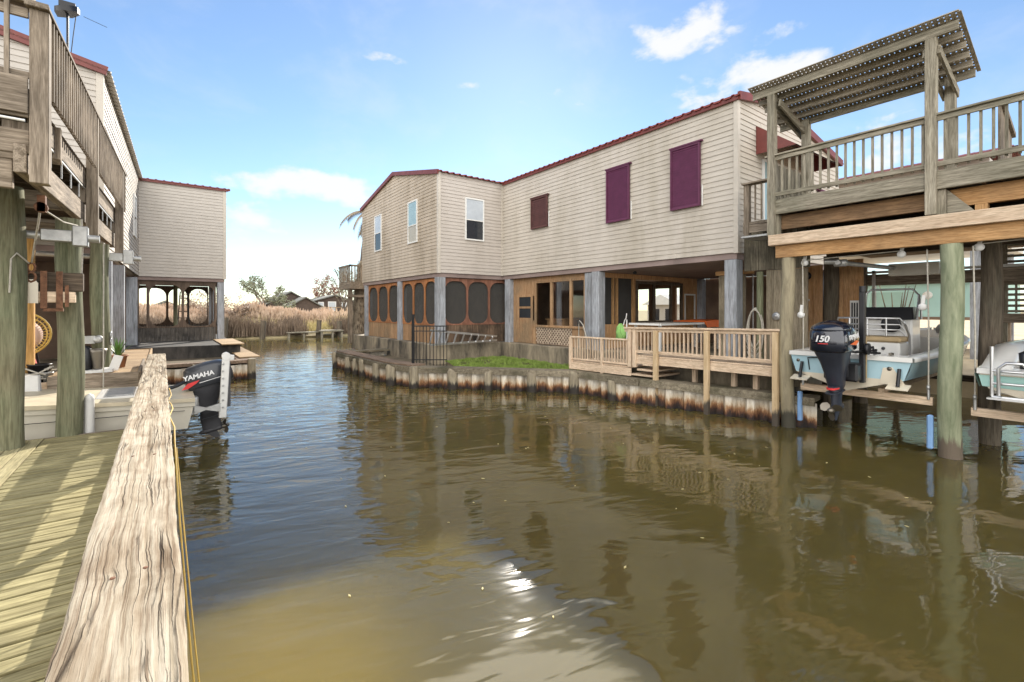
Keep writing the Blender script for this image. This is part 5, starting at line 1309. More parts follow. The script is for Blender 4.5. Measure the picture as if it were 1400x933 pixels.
# patio chair & clutter
CH=thing('papasan_chair','round yellow rattan chair with striped cushion on the left patio','chair',(-2.15,12.3,1.1))
cx,cy,cz=-2.1,12.25,1.95
def ring(r,dy,dz,k=28): return [(cx+r*math.cos(2*math.pi*i/k),cy+dy+.25*r*math.sin(2*math.pi*i/k),cz+dz+r*.95*math.sin(2*math.pi*i/k)) for i in range(k+1)]
m=MB(); m.tube(ring(.42,0,0),.018,6,caps=False); m.tube(ring(.36,.06,-.02),.012,6,caps=False)
for i in range(40):
    a=2*math.pi*i/40; m.tube([(cx+.42*math.cos(a),cy+.105*math.sin(a),cz+.4*math.sin(a)),(cx+.2*math.cos(a),cy+.25+.05*math.sin(a),cz-.02+.19*math.sin(a)),(cx,cy+.3,cz)],.007,4)
m.build('rattan_bowl',M['yellow'],CH)
m=MB(); m.lathe([(0,.08),(.2,.07),(.3,.0),(.22,-.06),(0,-.1)],(cx,cy+.12,cz-.02),'y',18); m.build('cushion',M['cushion'],CH)
m=MB()
for a in range(4): m.tube([(cx+.2*math.cos(a*1.57+.7),cy+.25+.15*math.sin(a*1.57+.7),cz-.25),(cx+.3*math.cos(a*1.57+.7),cy+.25+.25*math.sin(a*1.57+.7),1.1)],.02,6)
m.build('leg',M['iron'],CH)
m=MB(); m.loft([[(cx-.05+.32*k*math.cos(t),cy-.15+.2*k*math.sin(t),z) for t in [i*math.pi/6 for i in range(12)]] for k,z in ((1,1.12),(1.05,1.3),(.9,1.5),(.6,1.58))]); solo('red_bundle',m,M['redcloth'],'crumpled faded red cloth bundle below the round rattan chair','cloth',(cx,cy,1.1))
CM=[('blackplasticbin','black plastic bin on the left patio beside the yellow post','bin',-1.75,11.7,.16,.3,'black'),('paint_can','small grey metal can on the left patio','can',-1.62,11.55,.07,.16,'galv'),('bucket','white bucket on the left patio edge behind the nearest pole','bucket',-2.2,11.5,.12,.28,'whiteplastic')]
for nm,l,c_,x,y,r_,h,mt in CM:
    nm={'blackplasticbin':'plastic_bin'}.get(nm,nm); m=MB(); m.lathe([(0,0),(r_*.85,0),(r_,h),(r_*1.06,h),(r_*1.06,h+.02),(r_*.9,h+.02),(r_*.8,h-.04),(0,h-.05)],(x,y,1.12),'z',16); solo(nm,m,M[mt],l,c_,(x,y,1.12))
m=MB(); 
for k in range(14):
    a=k*.9; m.tube([(-1.9+.3*math.cos(a),11.62+.1*math.sin(a*1.3),1.16+.03*k%.12),(-1.8+.25*math.sin(a),11.55+.1*math.cos(a),1.2+.1*(k%3)),(-1.7+.3*math.cos(a*2),11.6,1.16)],.015,5)
solo('rope_pile',m,M['rope'],'tangled pile of pale rope on the left patio edge','rope',(-1.9,11.6,1.14))
# potted aloe
PA=thing('potted_plant','spiky green plant in a clay pot beside the third green pole','plant',(-.72,12.3,1.24))
m=MB(); m.lathe([(0,0),(.11,0),(.15,.22),(.17,.22),(.17,.25),(.14,.25),(.12,.18),(0,.17)],(-.72,12.3,1.242),'z',16); m.build('pot',M['clay'],PA)
m=MB()
for k in range(26):
    a=k*2.4; l=random.uniform(.25,.5); t=random.uniform(.15,.75); q=V((-.72,12.3,1.42)); d=V((math.cos(a)*t,math.sin(a)*t,1)).normalized(); s_=V((-math.sin(a),math.cos(a),0))*.022
    e=q+d*l+V((math.cos(a)*t*.1,math.sin(a)*t*.1,-.05*t)); mm=q+d*l*.5
    m.add([q-s_,q+s_,mm+s_*.8,mm-s_*.8,e],[(0,1,2,3),(3,2,4)])
m.build('leaf',M['leafgreen'],PA)
# antenna on the roof
AN=thing('tv_antenna','dark flat rooftop television antenna on a mast above the left house','antenna',(-2.0,15.5,8.3))
m=MB(); m.cyl((-1.85,15.6,8.2),(-1.85,15.6,9.6),.025); m.build('mast',M['black'],AN)
m=MB(); m.loft([[( -1.85+a*.22,15.6+b*.2,z-.35+.07*a) for a,b in ((-1,-.6),(-.3,-1),(.8,-.7),(1,.2),(.3,1),(-.9,.8))] for z in (9.95,10.03,10.08)]); m.box(-2.0,-1.7,15.5,15.7,9.73,9.86); m.build('antenna_body',M['black'],AN)
m=MB(); m.tube([(-1.7,15.6,9.6),(-1.75,15.6,9.1),(-1.8,15.6,8.5)],.01,5); m.tube([(-1.55,15.5,9.6),(-1.1,15.3,9.4)],.006,4); m.build('lead_wire',M['black'],AN)

# jon boat with outboard (stern toward the channel)
JB=thing('jon_boat','cream flat bottomed boat with grey outboard motor in the left slip under the timber rail','boat',(-1,9.95,.5))
LBO=4.6; y0,y1=9.5,11.3; YC=10.4
def jx(t): return .44-LBO*t
h=MB(); rows=[]
for k in range(13):
    t=k/12; x=jx(t); zt=.90+.13*min(1,t*1.5)+.12*t*t; zb=.40+.3*max(0,(t-.6)/.4)**2; b=.9*(1-.45*max(0,(t-.6)/.4)**2)
    xo=-.1*(1-t) if k==0 else 0
    rows.append([(x,YC-b,zt),(x+0,YC-b*.985,zt-.12),(x-.02,YC-b*.95,zt-.13),(x-(.1 if k==0 else 0),YC-b*.88,zb),(x-(.1 if k==0 else 0),YC+b*.88,zb),(x-.02,YC+b*.95,zt-.13),(x,YC+b*.985,zt-.12),(x,YC+b,zt)])
h.loft(rows,False,False,False); r0=rows[0]; h.add(r0,[tuple(range(8))]); h.build('hull',M['gelgrey'],JB)
d=MB(); d.loft([[(p[0][0],p[0][1]-.025,p[0][2]-.04),(p[0][0],p[0][1]-.025,p[0][2]+.02),(p[0][0],p[0][1]+.14,p[0][2]+.025),(p[-1][0],p[-1][1]-.14,p[0][2]+.025),(p[-1][0],p[-1][1]+.025,p[0][2]+.02),(p[-1][0],p[-1][1]+.025,p[0][2]-.04)] for p in rows],True,False); d.build('gunwale_deck',M['gelgrey2'],JB)
d=MB(); d.loft([[(x,YC-.55,1.0+.02),(x,YC-.55,1.06),(x,YC+.55,1.06),(x,YC+.55,1.02)] for x in (-.85,-.3)],True,False); d.v=[v-V((0,0,.06)) for v in d.v]; d.build('hatch_lid',M['gel'],JB,bevel=.01)
d=MB(); d.box(-.75,-.4,YC-.45,YC+.45,1.004,1.015); d.build('hatch_pad',M['galv'],JB)
d=MB(); d.beam((-2.9,y0-.006,.80),(.3,y0+.012,.72),.012,.008); d.build('rub_line',M['black'],JB)
d=MB(); d.box(.3,.52,YC-.35,YC+.35,.52,.84); d.build('motor_jack_plate',M['galv'],JB,bevel=.02)
MT=Matrix.Translation((.50,YC,.84))@Matrix.Rotation(math.pi,4,'Z')@Matrix.Rotation(R(12),4,'Y')
o,cw,T=outboard(JB,MT,M['charcoal'],M['motgrey'],.77,band=False,big=False,fat=1.12,cl=1.25)
# cowl lettering (camera sees the -Y side)
Q=lambda lx,lz,out=.245: Matrix.Translation(T@V((lx,0,lz)))@Matrix.Rotation(R(-12),4,'Y')@Matrix.Translation((0,-out,0))@Matrix.Rotation(R(90),4,'X')
textmesh('YAMAHA',.115,Q(-.13,.46,.233),'lettering',M['whitemark'],cw,.003,.1,.004)
m=MB(); q_=Q(.05,.3,.234); m.M=q_; m.add([(-.16,-.06,0),(-.05,.03,0),(.14,.05,0),(.08,.0,0),(-.06,-.06,0)],[(0,1,2,3,4)]); m.build('red_swoosh',M['redmark'],cw)
m=MB(); m.M=Q(-.28,.3,.233); m.add([(-.13,-.012,0),(.22,.012,0),(.22,.022,0),(-.13,0,0)],[(0,1,2,3)]); m.build('white_pinstripe',M['whitemark'],cw)
m=MB(); m.tube([(.0,YC-.25,1.0),(.2,YC-.2,1.05),(.36,YC-.1,1.12),(.5,YC-.05,1.1)],.03,8); m.build('rigging_hose',M['black'],o)
a_=MB(); a_.M=Matrix.Translation((.88,9.98,.56))@Matrix.Rotation(R(3),4,'Y'); a_.box(-.06,.06,-.05,.05,-.12,1.0); a_.cyl((0,-.055,1.0),(0,.055,1.0),.07); a_.box(.03,.13,-.04,.04,.92,1.02); ao=a_.build('anchor_pole',M['whiteplastic'],JB,bevel=.012)
a_=MB(); a_.box(.95,1.0,9.95,10.01,.64,1.44); a_.build('pole_spike',M['motgrey'],ao)
a_=MB(); a_.prism([(.45,9.93,.56),(.45,9.93,.72),(.62,9.93,.66),(.85,9.93,.72),(.85,9.93,.56),(.62,9.93,.62)],(0,.06,0)); a_.build('pole_bracket',M['galv'],ao)
a_=MB(); 
for k in range(7): a_.lathe([(.008,-.006),(.018,-.006),(.018,.006),(.008,.006)],(.88+.0*k,9.92,.64+k*.13),'y',8)
a_.build('pole_bolt',M['galv'],ao)
# old motor at the far side + seat
OM=thing('old_outboard','small old silver and black outboard motor on a white stand behind the left boat','motor',(-1.0,11.6,1.24))
m=MB(); m.loft([sup(.16,.12,3,z=1.15),sup(.18,.14,3,z=1.3),sup(.18,.14,3,z=1.55),sup(.12,.1,3,z=1.62)]); m.v=[v+V((-1.2,11.55,.12)) for v in m.v]; m.build('motor_block',M['black'],OM)
m=MB(); m.loft([sup(.075,.075,2.2,z=1.2),sup(.12,.12,2.2,z=1.5),sup(.13,.13,2.2,z=1.56),sup(.06,.06,2.2,z=1.57)]); m.v=[v+V((-.95,11.5,.12)) for v in m.v]; m.build('silver_cowl',M['steel'],OM)
m=MB(); m.box(-1.35,-1.0,11.5,11.65,1.78,1.92); m.lathe([(.02,-.05),(.07,-.05),(.07,.05),(.02,.05)],(-.95,11.5,1.86),'y',12); m.build('pull_starter',M['galv'],OM)
m=MB(); m.loft([[(-1.35,11.38,z0),(-.75,11.38,z0),(-.68,11.7,z0+.02),(-1.35,11.7,z0)] for z0 in (1.25,1.3)],True,False); m.beam((-.74,11.5,1.28),(-.66,11.5,1.54),.03,.14); m.build('stand_seat',M['whiteplastic'],OM)
for x in (-1.3,-1.05): m=MB(); m.beam((x,11.42,1.26),(x+.1,11.36,.9),.03,.03); m.build('stand_leg',M['whiteplastic'],OM)
m=MB(); m.loft([[(-1.92,11.0,.96),(-1.64,11.0,.96),(-1.64,11.2,.96),(-1.92,11.2,.96)],[(-1.87,11.05,1.3),(-1.66,11.05,1.3),(-1.66,11.17,1.3),(-1.87,11.17,1.3)]],True,False); solo('white_jug',m,M['whiteplastic'],'upright white plastic panel in the left boat behind the nearest pole','panel',(-1.8,11.1,.96),bevel=.02)
m=MB(); m.cyl((-.87,9.33,.4),(-.87,9.33,1.08),.06,.06); m.lathe([(.06,1.08),(.05,1.13),(0,1.16)],(-.87,9.33,0),'z',12); solo('white_fender',m,M['whiteplastic'],'white tubular boat fender standing against the second green pole','fender',(-.87,9.33,.4))
SUN,SKY,EXPO=3.9,.082,1.2
SKA,SKD,SKO,SKSAT=1.0,.05,2.5,1.0
CLC=(5.4,5.4,5.5)
CLB=(17,16.7,16.2)
# ================================================================== FAR BANK
YB=44.0
g=MB(); n=60; xs=[-800,-200]+[-60+k*2.2 for k in range(70)]+[200,1500]
fr=[(x,YB+.6*noise.noise((x*.13,0,0))+.3*noise.noise((x*.6,2,0))) for x in xs]
m_=len(xs)
g.add([(x,y-.5,-.4) for x,y in fr]+[(x,y,.12) for x,y in fr]+[(x,y+1.5,.35) for x,y in fr]+[(x,2500,.4) for x,y in fr],[(r_*m_+i,r_*m_+i+1,(r_+1)*m_+i+1,(r_+1)*m_+i) for r_ in range(3) for i in range(m_-1)])
struct('marsh_bank',g,M['marsh'])
def blades(name,mat,count,xr,yr,hr,lab,w=.03,lean=.25,dens=None,plume=False,z=.2):
    vs=[];fs=[];n=0;tries=0
    while n<count and tries<count*6:
        tries+=1
        x=random.uniform(*xr);y=random.uniform(*yr)
        d=noise.noise((x*.22,y*.22,7))+.4*noise.noise((x*.8,y*.8,2))
        if dens and random.random()>dens(x,y,d): continue
        h=random.uniform(*hr)*(1+(.75 if plume else .5)*d); a=random.uniform(0,3.14); lx,ly=random.gauss(0,lean)*h,random.gauss(0,lean)*h
        c,s_=math.cos(a)*w,math.sin(a)*w; i=len(vs)
        vs+=[(x-c,y-s_,z),(x+c,y+s_,z),(x+lx*.4+c*.7,y+ly*.4+s_*.7,z+h*.6),(x+lx*.4-c*.7,y+ly*.4-s_*.7,z+h*.6),(x+lx,y+ly,z+h)]
        fs+=[(i,i+1,i+2,i+3),(i+3,i+2,i+4)]
        if plume:
            i=len(vs); k=w*2.4; vs+=[(x+lx*.8,y+ly*.8,z+h*.8),(x+lx-k,y+ly,z+h*.92),(x+lx*1.1,y+ly*1.1,z+h*1.08),(x+lx+k,y+ly,z+h*.92)]; fs.append((i,i+1,i+2,i+3))
        n+=1
    mb=MB(); mb.add(vs,fs); o=mb.build(name,mat); return tag(o,lab,'marsh grass',None,'stuff')
gap=lambda x,y,d: 0 if (10.3<x<12.7 and y<49) else 1
blades('marsh_grass',M['reeddark'],17000,(-10,40),(43.9,46.4),(1.1,1.9),'dark dead marsh grass along the far water edge',.03,.16,lambda x,y,d: gap(x,y,d)*(.75+.5*d))
blades('sedge',M['reedpale'],9000,(-12,45),(46.0,52),(.8,1.5),'pale yellow sedge behind the dark marsh grass',.03,.2,lambda x,y,d:.8)
def rd(x,y,d):
    t=x/y
    if t>.27: return .06*max(0,d)
    return max(0,min(1,.3+d*1.5))
blades('reed_bed',M['reedorange'],20000,(-8,22),(50,57),(1.15,1.9),'tall orange-tan dry reeds with plumes on the far bank',.035,.12,rd,True)
blades('sedge_clump',M['reedpale'],2500,(9.8,13.6),(45,51),(.5,1.0),'short yellow sedge behind the far grey dock',.03,.2,lambda x,y,d:1,z=.25)
# brush: bare twigs
def twig_tree(name,x,y,h,mat,lab,cat,seed,spread=.55,n0=5,leaf=None,leafn=0,leafs=.25,z=.3,trunk=.16,group=None,levels=4,low=.35):
    rnd=random.Random(seed); T=thing(name,lab,cat,(x,y,z),group)
    m=MB(); tips=[]
    def grow(p,d,l,r,lev):
        q=p+d*l*.5+V((rnd.gauss(0,.06),rnd.gauss(0,.06),0))*l; e=q+(d+V((rnd.gauss(0,.15),rnd.gauss(0,.15),.08))).normalized()*l*.5
        m.tube([p,q,e],[r,r*.8,r*.62],5 if lev<3 else 4,caps=False)
        tips.append((e,lev))
        if lev>1: tips.append((q,lev))
        if lev<levels:
            for k in range(n0 if lev==0 else rnd.choice((2,3,3))):
                nd=(d+V((rnd.gauss(0,spread),rnd.gauss(0,spread),rnd.gauss(.1,.25)))).normalized()
                grow(e if rnd.random()<.7 else q,nd,l*rnd.uniform(.6,.85),r*.58,lev+1)
    grow(V((x,y,z)),V((rnd.gauss(0,.05),rnd.gauss(0,.05),1)).normalized(),h*low,trunk,0)
    m.build('trunk',mat,T)
    if leaf:
        c=MB(); vs=[];fs=[]; tt=[t for t,l in tips if l>=2]
        for k in range(leafn):
            p=rnd.choice(tt)+V((rnd.gauss(0,.28),rnd.gauss(0,.28),rnd.gauss(0,.2)))*h*.13
            a=V((rnd.gauss(0,1),rnd.gauss(0,1),rnd.gauss(0,1))).normalized(); b=a.orthogonal().normalized(); s_=leafs*rnd.uniform(.5,1.2)
            i=len(vs); vs+=[p-a*s_*.5,p+b*s_*.3,p+a*s_*.5,p-b*s_*.3]; fs.append((i,i+1,i+2,i+3))
        c.add(vs,fs); c.build('crown',leaf,T)
    return T
def at(u,Y,z=None):
    a=(u-700)/640; return ((.5983+a*.8013)/(.8013-a*.5983))*Y
twig_tree('oak_tree',11.6,72,6.4,M['bark'],'grey-green live oak beside the brown gabled house on the far bank','tree',3,.6,5,M['oak'],2400,.28,low=.36,trunk=.25)
twig_tree('oak_tree',9.6,70,3.2,M['bark'],'low grey-green shrubby tree left of the live oak on the far bank','tree',9,.6,4,M['oak'],900,.26,low=.3,trunk=.14)
twig_tree('russet_tree',25.3,95,6.8,M['bark'],'small russet tree between the two far brown houses','tree',5,.5,4,M['redleaf'],1500,.38,low=.5,trunk=.2)
twig_tree('cypress_tree',23.9,78,8.4,M['bark'],'tall sparse grey tree behind the far right house','tree',12,.42,5,M['oak'],900,.3,low=.42,trunk=.24)
for k,(x,y,h,l) in enumerate(((4.8,54,5.2,'tallest bare shrub at the edge of the left screened wing'),(6.6,58,4.4,'bare shrub between the wing and the live oak'),(8.6,60,4.2,'bare bush nearest the live oak on the far bank'),(5.6,50,3.4,'low bare bush in front of the taller bare shrubs'),(2.2,56,5.0,'bare bush seen through the screened wing, left one'),(3.4,52,4.2,'bare bush seen through the screened wing, right one'))):
    twig_tree('bare_bush',x,y,h,M['brush'],l,'bush',20+k,.6,6,M['brush'],700,.2,low=.28,trunk=.07,group='bare bushes on the far bank')
# far houses
def gable_house(lab,x0,x1,y,dy,ze,zr,wall,feat):
    T=thing('gabled_house',lab,'house',((x0+x1)/2,y,.4)); xm=(x0+x1)/2
    m=MB(); m.prism([(x0,y,.3),(x1,y,.3),(x1,y,ze),(xm,y,zr),(x0,y,ze)],(0,dy,0)); m.build('wall',wall,T)
    m=MB()
    for s_ in (x0-.5,x1+.5):
        zz=ze-.5*(zr-ze)/((x1-x0)/2)
        m.prism([(s_,y-.4,zz+.05),(xm,y-.4,zr+.05),(xm,y-.4,zr+.25),(s_,y-.4,zz+.2)],(0,dy+.8,0))
    m.build('roof',M['shingle'],T)
    for (a,b,c,d,nm) in feat:
        w=MB(); w.box(a,b,y-.08,y-.01,c,d); o=w.build(nm,M['white'],T); p=MB(); p.box(a+.15,b-.15,y-.1,y-.081,c+.15,d-.15); p.build('pane',M['glassblindsky'],o)
    return T
gable_house('dark brown gabled house behind the orange reeds',13.2,20.0,82,9,3.3,5.2,M['brownhouse'],((14.6,15.4,2.0,3.0,'window'),(16.0,16.8,2.0,3.0,'window')))
gable_house('lower front gable of brown boards beside the dark gabled house',15.6,19.8,77,4,3.0,4.2,M['brownhouse'],())
gable_house('far brown house with white door and two white windows',21.0,28.4,86,8,3.8,4.9,M['brownhouse'],((21.8,22.8,2.7,3.8,'window'),(23.5,24.9,2.2,3.9,'door'),(25.8,26.8,2.7,3.8,'window')))
gable_house('pale shed with white roof seen through the left screened wing',-2,2.5,64,4,2.2,3.2,M['sidL'],())
# deck of the far house, far dock, pilings
m=MB(); m.box(20.5,29,83.5,85.9,2.0,2.15); 
for k in range(10): m.box(20.5+k*.9,20.6+k*.9,83.5,83.6,.3,2.9)
m.box(20.5,29,83.5,83.6,2.8,2.9); m.box(20.5,29,83.45,83.55,.9,1.9); solo('far_deck',m,M['walk'],'brown timber deck in front of the far right house','deck',(24.7,84,.4))
FD=thing('far_dock','low grey dock on the far bank below the yellow sedge','dock',(11,43.2,0))
m=MB(); m.box(11.0,12.9,42.3,44.2,.5,.62); m.build('platform',M['ggx'],FD); m=MB(); m.box(8.5,11.0,43.0,43.9,.42,.5); m.build('ramp',M['ggx'],FD)
for x in (8.6,9.8,11.1,12.0,12.8): m=MB(); m.box(x-.08,x+.08,42.4+ (0.7 if x<11 else 0),42.56+(0.7 if x<11 else 0),-.6,.5); m.build('leg',M['ggz'],FD)
for k,(x,h,l) in enumerate(((6.6,1.5,'leaning dark piling on the far bank in front of the reeds'),(11.0,1.5,'dark piling at the left end of the far grey dock'),(12.75,1.4,'stout dark piling at the right end of the far grey dock'),(3.9,1.8,'dark piling on the far bank just right of the left house'))):
    m=MB(); m.tube([(x,43.4,-.6),(x+.12,43.4,h)],[.22,.2],10); solo('far_piling',m,M['poledk'],l,'piling',(x,43.4,0),'dark pilings on the far bank')
m=MB(); m.tube([(-40+6*k,110,8.5-.35*math.sin(math.pi*((k%5)/5))) for k in range(24)],.03,4); m.tube([(-40+6*k,110,9.6-.35*math.sin(math.pi*((k%5)/5))) for k in range(24)],.03,4)
solo('power_line',m,M['motgrey'],'thin power lines crossing the sky above the far bank','power line',(20,110,8.5))
# palm behind the wing and the small balcony
PT=thing('palm_tree','shaggy dry palm behind the far corner of the gable wing','palm',(8.78,26.2,.6))
m=MB(); n=18; m.tube([(8.75+.9*(k/17)**1.6,26.2,.6+k*.43) for k in range(n)],[.28]*(n-4)+[.22,.2,.18,.16],12,jit=.12); m.build('trunk',M['bark'],PT)
vs=[];fs=[]
for k in range(2600):
    z=random.uniform(.8,5.2);a=random.uniform(0,6.28);r_=.26+random.uniform(0,.12); p=V((8.75+.9*((z-.6)/7.3)**1.6+r_*math.cos(a),26.2+r_*math.sin(a),z)); i=len(vs); l=random.uniform(.15,.45); s_=V((-math.sin(a),math.cos(a),0))*.025
    vs+=[p-s_,p+s_,p+V((math.cos(a)*.1,math.sin(a)*.1,-l))]; fs.append((i,i+1,i+2))
m=MB(); m.add(vs,fs); m.build('shaggy_husk',M['palmdead'],PT)
def frond(m,p,dirv,l,droop,w=.5):
    p=V(p); d=V(dirv).normalized(); pts=[p]; n=12
    for i in range(n):
        d=(d+V((0,0,-droop))).normalized(); pts.append(pts[-1]+d*l/n)
    m.tube(pts,[.03*(1-i/(n+2)) for i in range(n+1)],4,caps=False)
    vs=[];fs=[]
    for i in range(2,n):
        for kk in range(3):
            q=pts[i].lerp(pts[i+1] if i+1<=n else pts[i],kk/3); t=(pts[i]-pts[i-1]).normalized(); s_=t.cross(V((0,0,1))).normalized()
            for sg in (1,-1):
                ll=w*(1-.5*abs(i/n-.5)); e=q+s_*sg*ll*.55+t*ll*.4+V((0,0,-ll*.55)); j=len(vs); vs+=[q-t*.025,q+t*.025,e]; fs.append((j,j+1,j+2))
    m.add(vs,fs)
for k,(dv,l,dr) in enumerate((((-.9,.3,.55),2.0,.16),((-.55,.8,.75),1.8,.14),((-.75,-.1,.2),1.6,.2),((.4,.8,.9),1.8,.12),((-.2,.9,.2),1.7,.2),((-.5,-.2,-.6),1.5,.1),((-.6,.2,-.9),1.5,.05))):
    m=MB(); frond(m,(9.5,26.2,7.9),dv,l,dr); m.build('frond',M['palmdead'],PT)
for k,(dv,l,dr) in enumerate((((-.7,-.5,.1),1.2,.15),((-.9,0,.2),1.3,.14))):
    m=MB(); frond(m,(8.2,22.0,.35),dv,l,dr); m.build('frond',M['palmdead'],PT)
SBc=thing('small_balcony','small weathered balcony on a post at the far end of the gable wing','balcony',(8.1,26.3,4))
m=MB(); m.box(8.1,9.2,25.4,27.4,3.55,3.95); m.build('floor',M['wgy'],SBc); m=MB(); m.box(8.06,8.12,25.35,27.4,4.75,4.85); m.box(8.06,9.2,25.35,25.42,4.75,4.85); m.build('rail',M['wgy'],SBc)
for k in range(9):
    m=MB(); m.box(8.07,8.11,25.45+k*.22,25.52+k*.22,3.95,4.75); m.build('baluster',M['wgz'],SBc)
for k in range(6):
    m=MB(); m.box(8.15+k*.17,8.21+k*.17,25.37,25.41,3.95,4.75); m.build('baluster',M['wgz'],SBc)
m=MB(); m.box(8.12,8.32,25.7,25.9,.6,3.55); m.build('post',M['wgz'],SBc); m=MB(); m.box(8.0,9.1,25.6,25.7,3.1,3.22); m.build('brace',M['wgx'],SBc)

# ================================================================== WATER
w=MB(); w.box(-120,160,-60,46,-4.5,0)
def water():
    m,nt,b=newmat('murky_canal_water')
    g=N(nt,'ShaderNodeNewGeometry')
    v=coord(nt,(1,1,1),kind='World'); cl=noise_t(nt,v,.35,5,.6,.4)
    r=ramp(nt,cl,[(.3,WC0),(.7,WC1)])
    # yellow sunlit glow of the murky water, put into the colour beside the dock
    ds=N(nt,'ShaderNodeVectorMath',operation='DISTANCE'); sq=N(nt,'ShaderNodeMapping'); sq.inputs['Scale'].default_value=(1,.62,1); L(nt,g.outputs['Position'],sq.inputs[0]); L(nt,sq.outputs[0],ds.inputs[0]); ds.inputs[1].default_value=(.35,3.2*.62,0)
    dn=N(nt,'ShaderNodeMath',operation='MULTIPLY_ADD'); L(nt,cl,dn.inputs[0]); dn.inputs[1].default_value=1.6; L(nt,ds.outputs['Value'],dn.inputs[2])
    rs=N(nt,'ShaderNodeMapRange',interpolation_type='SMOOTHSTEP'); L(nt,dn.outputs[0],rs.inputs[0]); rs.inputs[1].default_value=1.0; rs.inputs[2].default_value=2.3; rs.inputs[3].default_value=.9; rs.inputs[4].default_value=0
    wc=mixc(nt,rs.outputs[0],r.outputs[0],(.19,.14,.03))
    L(nt,wc,b.inputs['Base Color'])
    b.inputs['Subsurface Weight'].default_value=1; b.inputs['Subsurface Radius'].default_value=(1.0,.75,.25); b.inputs['Subsurface Scale'].default_value=.55
    b.subsurface_method='BURLEY'
    b.inputs['Roughness'].default_value=.045; b.inputs['IOR'].default_value=1.48
    # ripples: short wind waves, longer swell, calm patches
    def rot(st,ang):
        k=N(nt,'ShaderNodeMapping',vector_type='TEXTURE'); k.inputs['Rotation'].default_value=(0,0,R(ang)); k.inputs['Scale'].default_value=(st,1,1); L(nt,g.outputs['Position'],k.inputs[0]); return k.outputs[0]
    n1=noise_t(nt,rot(2.2,-30),1.5,3,.5,.6)
    n2=noise_t(nt,rot(3.2,-14),4.2,2,.5,.4)
    v3=coord(nt,(1,1,1),kind='World'); n3=noise_t(nt,v3,.45,2,.5,.3)
    sx_=N(nt,'ShaderNodeSeparateXYZ'); L(nt,g.outputs['Position'],sx_.inputs[0])
    # rougher in the open channel, calmer in the sheltered slip side
    mr=N(nt,'ShaderNodeMapRange'); L(nt,sx_.outputs[1],mr.inputs[0]); mr.inputs[1].default_value=1.0; mr.inputs[2].default_value=15; mr.inputs[3].default_value=.25; mr.inputs[4].default_value=1.0
    mf=N(nt,'ShaderNodeMapRange'); L(nt,sx_.outputs[1],mf.inputs[0]); mf.inputs[1].default_value=12; mf.inputs[2].default_value=34; mf.inputs[3].default_value=1; mf.inputs[4].default_value=.22
    mfm=N(nt,'ShaderNodeMath',operation='MULTIPLY'); L(nt,mr.outputs[0],mfm.inputs[0]); L(nt,mf.outputs[0],mfm.inputs[1])
    mx=N(nt,'ShaderNodeMapRange'); L(nt,sx_.outputs[0],mx.inputs[0]); mx.inputs[1].default_value=2; mx.inputs[2].default_value=7.5; mx.inputs[3].default_value=1; mx.inputs[4].default_value=.5
    am=N(nt,'ShaderNodeMath',operation='MULTIPLY'); L(nt,mfm.outputs[0],am.inputs[0]); L(nt,mx.outputs[0],am.inputs[1])
    a=N(nt,'ShaderNodeMath',operation='MULTIPLY'); L(nt,n2,a.inputs[0]); L(nt,am.outputs[0],a.inputs[1])
    a2=N(nt,'ShaderNodeMath',operation='MULTIPLY'); L(nt,a.outputs[0],a2.inputs[0]); a2.inputs[1].default_value=.6
    sc=N(nt,'ShaderNodeMath',operation='MULTIPLY_ADD'); L(nt,am.outputs[0],sc.inputs[0]); sc.inputs[1].default_value=.8; sc.inputs[2].default_value=.2
    c=N(nt,'ShaderNodeMath',operation='MULTIPLY'); L(nt,n1,c.inputs[0]); L(nt,sc.outputs[0],c.inputs[1])
    d=N(nt,'ShaderNodeMath',operation='ADD'); L(nt,a2.outputs[0],d.inputs[0]); L(nt,c.outputs[0],d.inputs[1])
    e=N(nt,'ShaderNodeMath',operation='MULTIPLY_ADD'); L(nt,n3,e.inputs[0]); e.inputs[1].default_value=.35; L(nt,d.outputs[0],e.inputs[2])
    bp=N(nt,'ShaderNodeBump'); bp.inputs['Strength'].default_value=1.0; bp.inputs['Distance'].default_value=WAVE
    L(nt,e.outputs[0],bp.inputs['Height']); L(nt,bp.outputs[0],b.inputs['Normal'])
    return m
WC0,WC1=(.066,.052,.016),(.095,.075,.024); WAVE=.035
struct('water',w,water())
# a few floating leaf flecks
for k in range(46):
    x=random.uniform(.5,8.5); y=random.uniform(1.2,9)
    m=MB(); a=random.uniform(0,6.28); l=random.uniform(.012,.03); c_,s_=math.cos(a)*l,math.sin(a)*l
    m.prism([(x-c_,y-s_,.004),(x+s_*.4,y-c_*.4,.004),(x+c_,y+s_,.004),(x-s_*.4,y+c_*.4,.004)],(0,0,.004))
    solo('floating_leaf',m,M['reedpale'],'tiny pale leaf fleck floating on the brown canal water','leaf',(x,y,.004),'leaf flecks floating on the canal')

# ================================================================== LIGHT, SKY, CAMERA
AZ,EL=R(37.5),R(28)
wd=bpy.data.worlds.new('World'); S.world=wd; wd.use_nodes=True; nt=wd.node_tree
bg=nt.nodes['Background']
sk=N(nt,'ShaderNodeTexSky'); sk.sky_type='NISHITA'; sk.sun_disc=False; sk.sun_elevation=EL; sk.sun_rotation=AZ
sk.air_density=SKA; sk.dust_density=SKD; sk.ozone_density=SKO
